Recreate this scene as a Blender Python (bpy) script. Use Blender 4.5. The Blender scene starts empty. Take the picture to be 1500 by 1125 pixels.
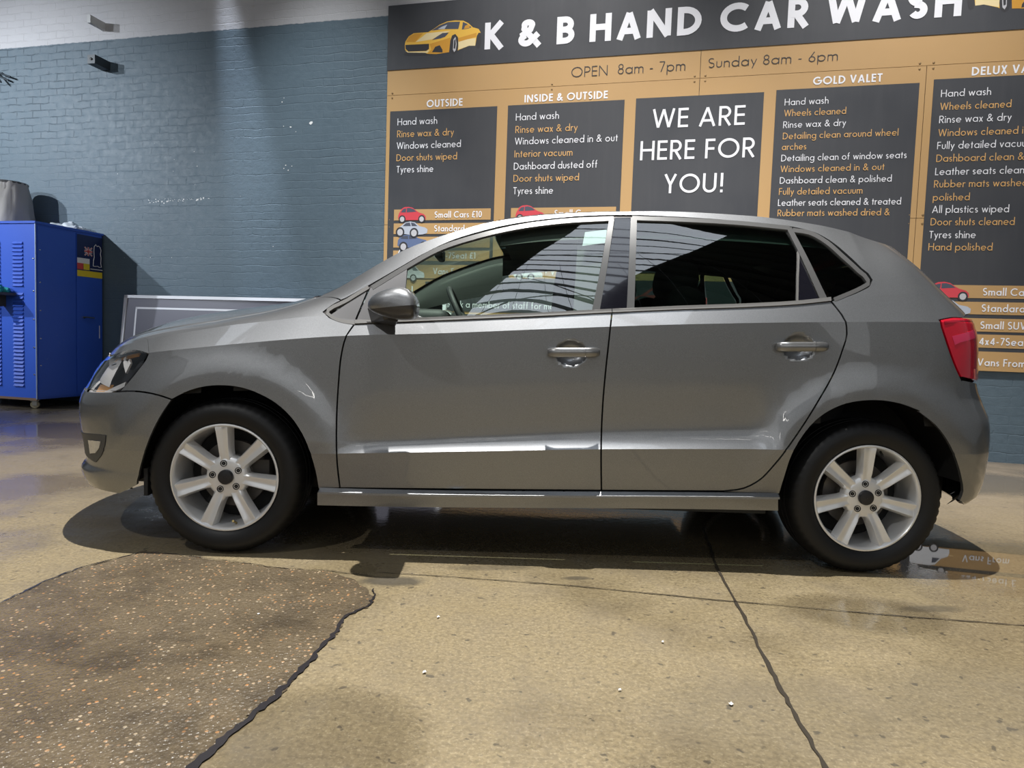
import bpy, bmesh, math, random
import numpy as np
from mathutils import Matrix, Vector
random.seed(7)
SC = bpy.context.scene
COL = SC.collection
# ------------------------------------------------------------------ camera
cam_d = bpy.data.cameras.new('camera'); cam = bpy.data.objects.new('camera', cam_d); COL.objects.link(cam)
cam_d.sensor_fit = 'HORIZONTAL'; cam_d.sensor_width = 36.0; cam_d.lens = 36.0*1002.66/1500.0
_psi, _p, _r = 0.009, 0.064, 0.0343
_f = Vector((math.sin(_psi)*math.cos(_p), math.cos(_psi)*math.cos(_p), -math.sin(_p)))
_rt = Vector((math.cos(_psi), -math.sin(_psi), 0)); _up = _rt.cross(_f)
_r2 = _rt*math.cos(_r)+_up*math.sin(_r); _u2 = -_rt*math.sin(_r)+_up*math.cos(_r)
cam.matrix_world = Matrix(((_r2.x, _u2.x, -_f.x, -0.1764), (_r2.y, _u2.y, -_f.y, -3.3863), (_r2.z, _u2.z, -_f.z, 0.8565), (0, 0, 0, 1)))
SC.camera = cam
# ------------------------------------------------------------------ world, exposure
wd_ = bpy.data.worlds.new('world'); SC.world = wd_; wd_.use_nodes = True
wd_.node_tree.nodes['Background'].inputs['Color'].default_value = (0.80, 0.90, 1.0, 1)
wd_.node_tree.nodes['Background'].inputs['Strength'].default_value = 0.12
SC.view_settings.view_transform = 'Standard'; SC.view_settings.look = 'None'
SC.view_settings.exposure = 0.14; SC.view_settings.gamma = 1.0; SC.view_settings.use_curve_mapping = False
# ------------------------------------------------------------------ lamps of the hall, plus added fill and streak lamps
def lamp(name, kind, loc, aim, power, color=(1, 1, 1), radius=.05, cone=None, blend=.3, size=None):
    d = bpy.data.lights.new(name, kind); d.energy = power; d.color = color
    if kind == 'AREA':
        d.shape = 'RECTANGLE'; d.size, d.size_y = size
    else:
        d.shadow_soft_size = radius
    if kind == 'SPOT': d.spot_size = cone; d.spot_blend = blend
    o = bpy.data.objects.new(name, d); COL.objects.link(o); o.location = loc
    o.rotation_euler = (Vector(aim)-Vector(loc)).to_track_quat('-Z', 'Y').to_euler(); return o
lamp('high_bay_light', 'SPOT', (-.15, -1.10, 11.6), (-.1, -1.05, 0), 10800, (1.0, .975, .93), .05, math.radians(56), .6)
lamp('flood_light', 'SPOT', (-9.24, 1.0, 4.6), (-6.3, 3.9, 2.6), 1250, (.86, .93, 1.0), .05, math.radians(62), 1.0)
lamp('flood_light', 'SPOT', (-10.4, -2.6, 4.6), (-6.2, 3.9, 2.4), 1950, (.86, .93, 1.0), .05, math.radians(38), 1.0)
lamp('flood_light', 'SPOT', (-2.9, -3.7, 4.5), (-.1, -.6, .8), 230, (1.0, .99, .97), .04, math.radians(80), .7)
lamp('front_fill_area', 'AREA', (-1.0, -14.5, 4.8), (-.3, 0, .7), 260, (.93, .97, 1.0), size=(20, 6))  # added soft fill for the rims and car side; no doorway is modelled
lamp('wall_fill_spot', 'SPOT', (-.35, .75, 7.4), (.05, 2.80, 2.2), 1500, (1.0, .975, .95), .08, math.radians(50), 1.0)  # added fill to brighten the price board, not a known fitting
lamp('wall_fill_spot', 'SPOT', (2.45, .05, 7.4), (2.85, 2.10, 2.0), 1500, (1.0, .975, .95), .08, math.radians(50), 1.0)  # second added fill for the board's other end
lamp('wall_fill_spot', 'SPOT', (-2.6, 1.35, 7.4), (-2.2, 3.30, 1.5), 1900, (.93, .98, 1.0), .08, math.radians(38), 1.0)  # added fill to lift the blue wall beside the board
lamp('wall_streak_spot', 'SPOT', (-3.86, 3.50, 7.2), (-2.86, 3.80, 2.4), 2600, (.80, .88, 1.0), .04, math.radians(9.5), 1.0)  # added narrow spot that draws the pale streak on the wall
# ---- car body surface: P(s, v) -> point; s runs along the car, v up the side from sill (0) to roof rail (8)
def pchip(xs, ys, x):
    xs = np.asarray(xs, float); ys = np.asarray(ys, float); x = np.clip(np.asarray(x, float), xs[0], xs[-1])
    h = np.diff(xs); d = np.diff(ys)/h; m = np.zeros(len(xs))
    for i in range(1, len(xs)-1):
        if d[i-1]*d[i] > 0:
            w1 = 2*h[i]+h[i-1]; w2 = h[i]+2*h[i-1]; m[i] = (w1+w2)/(w1/d[i-1]+w2/d[i])
    m[0] = d[0]; m[-1] = d[-1]
    i = np.clip(np.searchsorted(xs, x)-1, 0, len(h)-1)
    t = (x-xs[i])/h[i]; t2 = t*t; t3 = t2*t
    return (2*t3-3*t2+1)*ys[i]+(t3-2*t2+t)*h[i]*m[i]+(-2*t3+3*t2)*ys[i+1]+(t3-t2)*h[i]*m[i+1]
# level curves: (s, z, half width)
LEV = [
 [(-2.07,.205,.780),(-1.75,.215,.790),(-1.3,.21,.795),(-.87,.212,.796),(.87,.248,.796),(1.25,.25,.795),(1.6,.245,.79),(1.9,.25,.775)],
 [(-2.07,.270,.800),(-1.75,.28,.812),(-1.3,.27,.812),(-.87,.268,.812),(.87,.304,.812),(1.25,.31,.812),(1.6,.31,.81),(1.9,.31,.80)],
 [(-2.07,.365,.815),(-1.6,.39,.828),(-1.2,.40,.832),(-.86,.408,.833),(-.273,.436,.838),(.188,.459,.839),(.844,.481,.838),(1.2,.49,.834),(1.6,.48,.832),(1.9,.47,.82)],
 [(-2.07,.440,.822),(-1.6,.46,.830),(-1.2,.47,.832),(-.84,.46,.830),(-.62,.466,.812),(-.273,.494,.811),(.188,.530,.811),(.74,.563,.812),(.92,.58,.834),(1.3,.585,.836),(1.6,.58,.834),(1.9,.57,.825)],
 [(-2.07,.565,.824),(-1.6,.59,.832),(-1.2,.63,.832),(-.8,.655,.826),(-.273,.70,.822),(.188,.73,.822),(.8,.76,.824),(1.2,.775,.834),(1.6,.765,.834),(1.9,.74,.825)],
 [(-2.07,.660,.80),(-1.75,.715,.812),(-1.482,.768,.822),(-1.253,.799,.825),(-.796,.850,.825),(-.44,.872,.824),(-.033,.902,.824),(.477,.937,.825),(1.04,.965,.826),(1.426,.978,.824),(1.9,.985,.80)],
 [(-2.07,.705,.755),(-1.75,.765,.765),(-1.5,.825,.770),(-1.279,.868,.772),(-1.072,.899,.775),(-.882,.922,.780),(-.7,.912,.790),(-.29,.937,.792),(.211,.978,.792),(.481,.997,.792),(.995,1.043,.788),(1.25,1.075,.775),(1.6,1.095,.755),(1.9,1.095,.735)],
 [(-2.07,.728,.725),(-1.75,.785,.735),(-1.5,.842,.738),(-1.279,.884,.738),(-1.072,.925,.740),(-.894,.975,.735),(-.69,1.045,.728),(-.4,1.125,.715),(-.05,1.185,.707),(.236,1.205,.703),(.6,1.215,.703),(1.0,1.215,.702),(1.35,1.21,.69),(1.9,1.20,.67)],
 [(-2.07,.745,.69),(-1.75,.800,.70),(-1.5,.856,.70),(-1.279,.898,.695),(-1.072,.945,.69),(-.894,1.012,.675),(-.69,1.142,.652),(-.582,1.206,.638),(-.419,1.273,.622),(-.256,1.326,.606),(-.038,1.363,.592),(.236,1.387,.585),(.51,1.398,.582),(.786,1.392,.580),(1.064,1.366,.580),(1.231,1.336,.58),(1.5,1.30,.575),(1.9,1.28,.57)],
]
XT = [(.10,-1.98),(.20,-2.04),(.245,-2.065),(.275,-2.07),(.31,-2.04),(.38,-2.045),(.45,-2.062),(.52,-2.07),(.56,-2.064),(.595,-2.045),(.62,-2.02),(.66,-2.0),(.705,-1.968),(.745,-1.938),(.80,-1.91)]
XR = [(.15,1.75),(.25,1.83),(.30,1.90),(.38,1.918),(.50,1.922),(.60,1.91),(.65,1.88),(.70,1.846),(.76,1.826),(.90,1.822),(.98,1.80),(1.02,1.772),(1.10,1.685),(1.20,1.585),(1.26,1.53),(1.32,1.49),(1.40,1.45)]
XS0, XS1, TIPN, TIPR = -1.25, 1.2, -2.07, 1.9
AF, BF, AR, BR = 4.0, 1.7, 5.0, 1.8
DENTS = []
WH = [(-1.212, .300), (1.223, .315)]
def _lev(s, k):
    a = np.array(LEV[k]); return pchip(a[:,0], a[:,1], s), pchip(a[:,0], a[:,2], s)
def zh(s, v):
    """height and base half width at (s, v), vectorised"""
    s = np.atleast_1d(np.asarray(s, float)); v = np.atleast_1d(np.asarray(v, float))
    L = [_lev(s, k) for k in range(9)]
    Z = np.stack([l[0] for l in L], 0); Hh = np.stack([l[1] for l in L], 0)
    zo = np.zeros_like(s); ho = np.zeros_like(s)
    for (a, b) in ((0, 2), (2, 5), (5, 6), (6, 8)):
        m = (v >= a) & (v <= b) if a == 0 else (v > a) & (v <= b)
        m |= (v < 0) if a == 0 else False
        m |= (v > 8) if b == 8 else False
        idx = np.nonzero(m)[0]
        if len(idx) == 0: continue
        n = b-a+1; Zs = Z[a:b+1, idx]; Hs = Hh[a:b+1, idx]; vv = v[idx]-a
        for Q, out in ((Zs, zo), (Hs, ho)):
            d = np.diff(Q, axis=0); mm = np.zeros_like(Q)
            for i in range(1, n-1):
                p = d[i-1]*d[i]
                with np.errstate(divide='ignore', invalid='ignore'):
                    hm = np.where(p > 0, 2*p/(d[i-1]+d[i]), 0.)
                mm[i] = np.nan_to_num(hm)
            mm[0] = d[0] if n == 2 else 1.5*d[0]-.5*mm[1]; mm[-1] = d[-1] if n == 2 else 1.5*d[-1]-.5*mm[-2]
            i = np.clip(vv.astype(int), 0, n-2); t = vv-i; c = np.arange(len(idx)); t2 = t*t; t3 = t2*t
            out[idx] = (2*t3-3*t2+1)*Q[i,c]+(t3-2*t2+t)*mm[i,c]+(-2*t3+3*t2)*Q[i+1,c]+(t3-t2)*mm[i+1,c]
    return zo, ho
def P(s, v):
    s = np.atleast_1d(np.asarray(s, float)); v = np.atleast_1d(np.asarray(v, float))
    z, h = zh(s, v)
    x = s.copy(); f = np.ones_like(s)
    xt = pchip([a for a, b in XT], [b for a, b in XT], z); xr = pchip([a for a, b in XR], [b for a, b in XR], z)
    m = s < XS0; t = np.clip((XS0-s)/(XS0-TIPN), 0, 1); t = t+t*t-t**3
    x = np.where(m, XS0-(XS0-xt)*t, x); f = np.where(m, np.maximum(1-t**AF, 0)**(1/BF), f)
    m = s > XS1; t = np.clip((s-XS1)/(TIPR-XS1), 0, 1); t = t+t*t-t**3
    x = np.where(m, XS1+(xr-XS1)*t, x); f = np.where(m, np.maximum(1-t**AR, 0)**(1/BR), f)
    for i, (wx, wz) in enumerate(WH):
        r = np.hypot(x-wx, z-wz); q = np.clip((r-.40)/.10, 0, 1); q = 1-q*q*(3-2*q)
        up = np.clip((z-.30)/.15, 0, 1)
        h = h+.014*q*up*(v < 5.2)
    y = h*f
    for dx, dz, rx, rz, dep in DENTS:
        q = np.minimum(((x-dx)/rx)**2+((z-dz)/rz)**2, 1.)
        y = y-dep*(1-q*q)**1.0*(x < 1.3)
    return np.stack([x, -y, z], -1)
# ------------------------------------------------------------------ helpers
def tag(o, label=None, cat=None, group=None, kind=None):
    if label: o['label'] = label
    if cat: o['category'] = cat
    if group: o['group'] = group
    if kind: o['kind'] = kind
    return o
def empty(name, loc=(0, 0, 0), rz=0., parent=None):
    o = bpy.data.objects.new(name, None); COL.objects.link(o); o.location = loc; o.rotation_euler = (0, 0, rz)
    o.empty_display_size = .1
    if parent: o.parent = parent
    return o
def obj(name, verts, faces, mat, parent=None, smooth=False, mats=None, fm=None, angle=None):
    me = bpy.data.meshes.new(name); me.from_pydata([tuple(map(float, v)) for v in verts], [], [tuple(f) for f in faces]); me.update()
    for m in (mats or [mat]): me.materials.append(m)
    if fm: me.polygons.foreach_set('material_index', fm)
    o = bpy.data.objects.new(name, me); COL.objects.link(o)
    if smooth:
        me.polygons.foreach_set('use_smooth', [True]*len(me.polygons))
        if angle: me.set_sharp_from_angle(angle=math.radians(angle))
    if parent: o.parent = parent
    return o
def bmobj(name, bm, mat, parent=None, smooth=True, angle=35):
    me = bpy.data.meshes.new(name); bmesh.ops.recalc_face_normals(bm, faces=bm.faces); bm.to_mesh(me); bm.free(); me.materials.append(mat)
    o = bpy.data.objects.new(name, me); COL.objects.link(o)
    if smooth:
        me.polygons.foreach_set('use_smooth', [True]*len(me.polygons)); me.set_sharp_from_angle(angle=math.radians(angle))
    if parent: o.parent = parent
    return o
class MB:
    def __init__(s): s.v = []; s.f = []; s.m = []
    def add(s, v, f, mi=0):
        n = len(s.v); s.v += [tuple(p) for p in v]; s.f += [tuple(i+n for i in q) for q in f]; s.m += [mi]*len(f)
    def box(s, lo, hi, mi=0):
        x0, y0, z0 = lo; x1, y1, z1 = hi
        s.add([(x0,y0,z0),(x1,y0,z0),(x1,y1,z0),(x0,y1,z0),(x0,y0,z1),(x1,y0,z1),(x1,y1,z1),(x0,y1,z1)],
              [(0,3,2,1),(4,5,6,7),(0,1,5,4),(1,2,6,5),(2,3,7,6),(3,0,4,7)], mi)
    def tube(s, pts, r, n=8, mi=0, cap=True):
        pts = [Vector(p) for p in pts]; rings = []; rr = r if isinstance(r, (list, tuple)) else [r]*len(pts)
        t0 = (pts[1]-pts[0]).normalized(); a = t0.orthogonal().normalized()
        base = len(s.v)
        for i, p in enumerate(pts):
            t = (pts[min(i+1, len(pts)-1)]-pts[max(i-1, 0)]).normalized(); a = (a-t*a.dot(t)).normalized(); b = t.cross(a)
            s.v += [tuple(p+(a*math.cos(2*math.pi*k/n)+b*math.sin(2*math.pi*k/n))*rr[i]) for k in range(n)]
        for i in range(len(pts)-1):
            for k in range(n):
                s.f.append((base+i*n+k, base+i*n+(k+1)%n, base+(i+1)*n+(k+1)%n, base+(i+1)*n+k)); s.m.append(mi)
        if cap:
            s.f.append(tuple(base+k for k in range(n))[::-1]); s.m.append(mi)
            s.f.append(tuple(base+(len(pts)-1)*n+k for k in range(n))); s.m.append(mi)
    def lathe(s, prof, org, axis='y', n=48, sgn=1, mi=0, mod=None):
        """prof: (r, d) with d along the axis from org"""
        base = len(s.v)
        for k in range(n):
            a = 2*math.pi*k/n
            for j, (r, d) in enumerate(prof):
                if mod: r = r+mod(k, j)
                if axis == 'y': s.v.append((org[0]+r*math.cos(a), org[1]+sgn*d, org[2]+r*math.sin(a)))
                elif axis == 'z': s.v.append((org[0]+r*math.cos(a), org[1]+r*math.sin(a), org[2]+sgn*d))
                else: s.v.append((org[0]+sgn*d, org[1]+r*math.cos(a), org[2]+r*math.sin(a)))
        m = len(prof)
        for k in range(n):
            for j in range(m-1):
                s.f.append((base+k*m+j, base+((k+1)%n)*m+j, base+((k+1)%n)*m+j+1, base+k*m+j+1)); s.m.append(mi)
    def build(s, name, mat, parent=None, smooth=False, angle=35, mats=None, fix=False):
        o = obj(name, s.v, s.f, mat, parent, smooth, mats, s.m if mats else None, angle)
        if fix:
            bm = bmesh.new(); bm.from_mesh(o.data); bmesh.ops.remove_doubles(bm, verts=bm.verts, dist=1e-5); bmesh.ops.recalc_face_normals(bm, faces=bm.faces); bm.to_mesh(o.data); bm.free()
            if smooth: o.data.set_sharp_from_angle(angle=math.radians(angle))
        return o
def rbox(name, c, size, mat, parent=None, bev=.03, rot=(0, 0, 0), seg=3, taper=None):
    bm = bmesh.new(); bmesh.ops.create_cube(bm, size=1.0)
    for v in bm.verts:
        v.co = Vector((v.co.x*size[0], v.co.y*size[1], v.co.z*size[2]))
        if taper and v.co.z > 0: v.co.x *= taper[0]; v.co.y *= taper[1]
    bmesh.ops.bevel(bm, geom=list(bm.edges), offset=bev, segments=seg, profile=.5, affect='EDGES')
    from mathutils import Euler
    M = Matrix.Translation(c) @ Euler(rot).to_matrix().to_4x4()
    bm.transform(M)
    return bmobj(name, bm, mat, parent, True, 50)
# ------------------------------------------------------------------ materials
def mat(name, color=(.5, .5, .5), rough=.5, metal=0., spec=.5, coat=0., coat_rough=.03, emit=None, estr=0.):
    m = bpy.data.materials.new(name); m.use_nodes = True; b = m.node_tree.nodes['Principled BSDF']
    b.inputs['Base Color'].default_value = (*color, 1); b.inputs['Roughness'].default_value = rough; b.inputs['Metallic'].default_value = metal
    b.inputs['Specular IOR Level'].default_value = spec; b.inputs['Coat Weight'].default_value = coat; b.inputs['Coat Roughness'].default_value = coat_rough
    if emit: b.inputs['Emission Color'].default_value = (*emit, 1); b.inputs['Emission Strength'].default_value = estr
    return m
class NT:
    def __init__(s, m): s.t = m.node_tree; s.b = s.t.nodes['Principled BSDF']; s.out = s.t.nodes['Material Output']
    def n(s, kind, **kw):
        d = s.t.nodes.new(kind)
        for k, v in kw.items():
            if k in d.inputs: d.inputs[k].default_value = v
            else: setattr(d, k, v)
        return d
    def l(s, a, b): s.t.links.new(a, b)
    def noise(s, co, scale, detail=4., rough=.55, dist=0.):
        d = s.n('ShaderNodeTexNoise'); d.inputs['Scale'].default_value = scale; d.inputs['Detail'].default_value = detail; d.inputs['Roughness'].default_value = rough; d.inputs['Distortion'].default_value = dist
        s.l(co, d.inputs['Vector']); return d.outputs['Fac']
    def ramp(s, fac, *stops):
        d = s.n('ShaderNodeValToRGB'); r = d.color_ramp
        while len(r.elements) < len(stops): r.elements.new(.5)
        for e, (p, c) in zip(r.elements, stops):
            e.position = p; e.color = (c, c, c, 1) if isinstance(c, (int, float)) else (*c, 1)
        s.l(fac, d.inputs['Fac']); return d.outputs['Color']
    def mix(s, fac, a, b, mode='MIX'):
        d = s.n('ShaderNodeMix', data_type='RGBA', blend_type=mode)
        for i, x in ((0, fac), (6, a), (7, b)):
            if isinstance(x, (int, float)): d.inputs[i].default_value = x if i == 0 else (x, x, x, 1)
            elif isinstance(x, tuple): d.inputs[i].default_value = (*x, 1)
            else: s.l(x, d.inputs[i])
        return d.outputs[2]
    def math(s, op, a, b=0., c=None, clamp=False):
        d = s.n('ShaderNodeMath', operation=op); d.use_clamp = clamp
        for i, x in enumerate((a, b, c)):
            if x is None: continue
            if isinstance(x, (int, float)): d.inputs[i].default_value = x
            else: s.l(x, d.inputs[i])
        return d.outputs[0]
    def bump(s, h, strength=.3, dist=.01, normal=None):
        d = s.n('ShaderNodeBump', Strength=strength, Distance=dist); s.l(h, d.inputs['Height'])
        if normal is not None: s.l(normal, d.inputs['Normal'])
        return d.outputs['Normal']
    def co(s, which='Object', scale=None, rot=None):
        c = s.n('ShaderNodeTexCoord').outputs[which]
        if scale or rot:
            d = s.n('ShaderNodeMapping'); s.l(c, d.inputs['Vector'])
            if scale: d.inputs['Scale'].default_value = scale
            if rot: d.inputs['Rotation'].default_value = rot
            return d.outputs['Vector']
        return c
def glass(name, tint, refl=(1, 1, 1), rough=0.0, boost=1.0):
    m = bpy.data.materials.new(name); m.use_nodes = True; t = m.node_tree; t.nodes.remove(t.nodes['Principled BSDF'])
    tr = t.nodes.new('ShaderNodeBsdfTransparent'); tr.inputs['Color'].default_value = (*tint, 1)
    gl = t.nodes.new('ShaderNodeBsdfGlossy'); gl.inputs['Roughness'].default_value = rough; gl.inputs['Color'].default_value = (*refl, 1)
    ge = t.nodes.new('ShaderNodeNewGeometry'); dt = t.nodes.new('ShaderNodeVectorMath'); dt.operation = 'DOT_PRODUCT'
    t.links.new(ge.outputs['Normal'], dt.inputs[0]); t.links.new(ge.outputs['Incoming'], dt.inputs[1])
    def mth(op, a, b_=0., clamp=False):
        d = t.nodes.new('ShaderNodeMath'); d.operation = op; d.use_clamp = clamp
        for i, x in enumerate((a, b_)):
            if isinstance(x, (int, float)): d.inputs[i].default_value = x
            else: t.links.new(x, d.inputs[i])
        return d.outputs[0]
    c = mth('ABSOLUTE', dt.outputs['Value']); sch = mth('POWER', mth('SUBTRACT', 1., c, True), 5.)
    mu = mth('MULTIPLY', mth('ADD', mth('MULTIPLY', sch, .955), .045), 1.7*boost, True)   # both faces of the sheet
    mx = t.nodes.new('ShaderNodeMixShader'); t.links.new(mu, mx.inputs[0])
    t.links.new(tr.outputs[0], mx.inputs[1]); t.links.new(gl.outputs[0], mx.inputs[2]); t.links.new(mx.outputs[0], t.nodes['Material Output'].inputs['Surface'])
    return m
M = {}
def make_paint():
    m = mat('grey_metallic_paint', (.19, .19, .188), .43, .85, .5, 1.0, .025); k = NT(m)
    f = k.noise(k.co('Object'), 900., 1.); c = k.ramp(f, (.3, (.165, .170, .178)), (.7, (.275, .282, .292))); k.l(c, k.b.inputs['Base Color'])
    return m
M['paint'] = make_paint()
M['trim'] = mat('satin_grey_window_trim', (.10, .10, .10), .35, .3)
M['belt'] = mat('dark_grey_belt_trim', (.11, .108, .105), .5)
M['rubber'] = mat('black_rubber_seal', (.025, .02, .02), .5)
M['gloss_black'] = mat('gloss_black_pillar', (.008, .008, .012), .08, 0, .5, 1., .02)
M['sail'] = mat('grey_grained_plastic', (.10, .10, .105), .55)
M['dark'] = mat('dark_void', (.006, .006, .006), .8)
M['under'] = mat('underbody_black', (.012, .012, .012), .7)
M['plastic'] = mat('black_bumper_plastic', (.05, .05, .05), .5)
M['tyre'] = mat('tyre_rubber', (.006, .006, .0065), .5, 0, .35)
M['alloy'] = mat('silver_alloy', (.74, .74, .74), .36, .55, .5, .35, .1)
M['cap'] = mat('dark_hub_cap', (.012, .012, .014), .35)
M['disc'] = mat('brake_disc_steel', (.14, .13, .12), .45, .7)
M['caliper'] = mat('brake_caliper_iron', (.06, .055, .05), .6, .4)
M['brass'] = mat('brass_valve', (.5, .38, .16), .35, .9)
M['handle'] = mat('grey_handle_paint', (.20, .20, .20), .3, .7, .5, 1., .03)
M['mirror_lower'] = mat('dark_mirror_plastic', (.022, .021, .022), .35, 0, .5, .4, .06)
M['glass_front'] = glass('green_tinted_glass', (.80, .92, .84), boost=1.75)
M['glass_rear'] = glass('privacy_glass', (.30, .42, .37), boost=1.6)
M['windscreen'] = glass('windscreen_glass', (.82, .93, .87))
M['lens'] = glass('clear_lamp_lens', (.93, .95, .97), boost=1.3)
M['lamp_in'] = mat('lamp_reflector', (.78, .74, .71), .32, .45)
M['lamp_dark'] = mat('lamp_housing_dark', (.03, .03, .035), .4)
M['amber'] = mat('amber_indicator', (.75, .36, .10), .3, .3)
M['red'] = mat('red_lamp_lens', (.50, .004, .02), .12, 0, .5, 1., .02)
M['red_dark'] = mat('dark_red_lamp_band', (.22, .002, .012), .12, 0, .5, 1., .02)
M['red_pale'] = mat('pale_lamp_window', (.62, .20, .19), .2, 0, .5, 1., .02)
M['headliner'] = mat('dark_headliner', (.05, .055, .052), .9)
M['pillar_in'] = mat('light_interior_trim', (.52, .54, .50), .7)
M['dash'] = mat('dark_dashboard', (.035, .035, .037), .6)
M['seat'] = mat('black_seat_fabric', (.012, .012, .013), .9)
M['tag'] = mat('white_paper_tag', (.40, .44, .50), .6)
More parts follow.
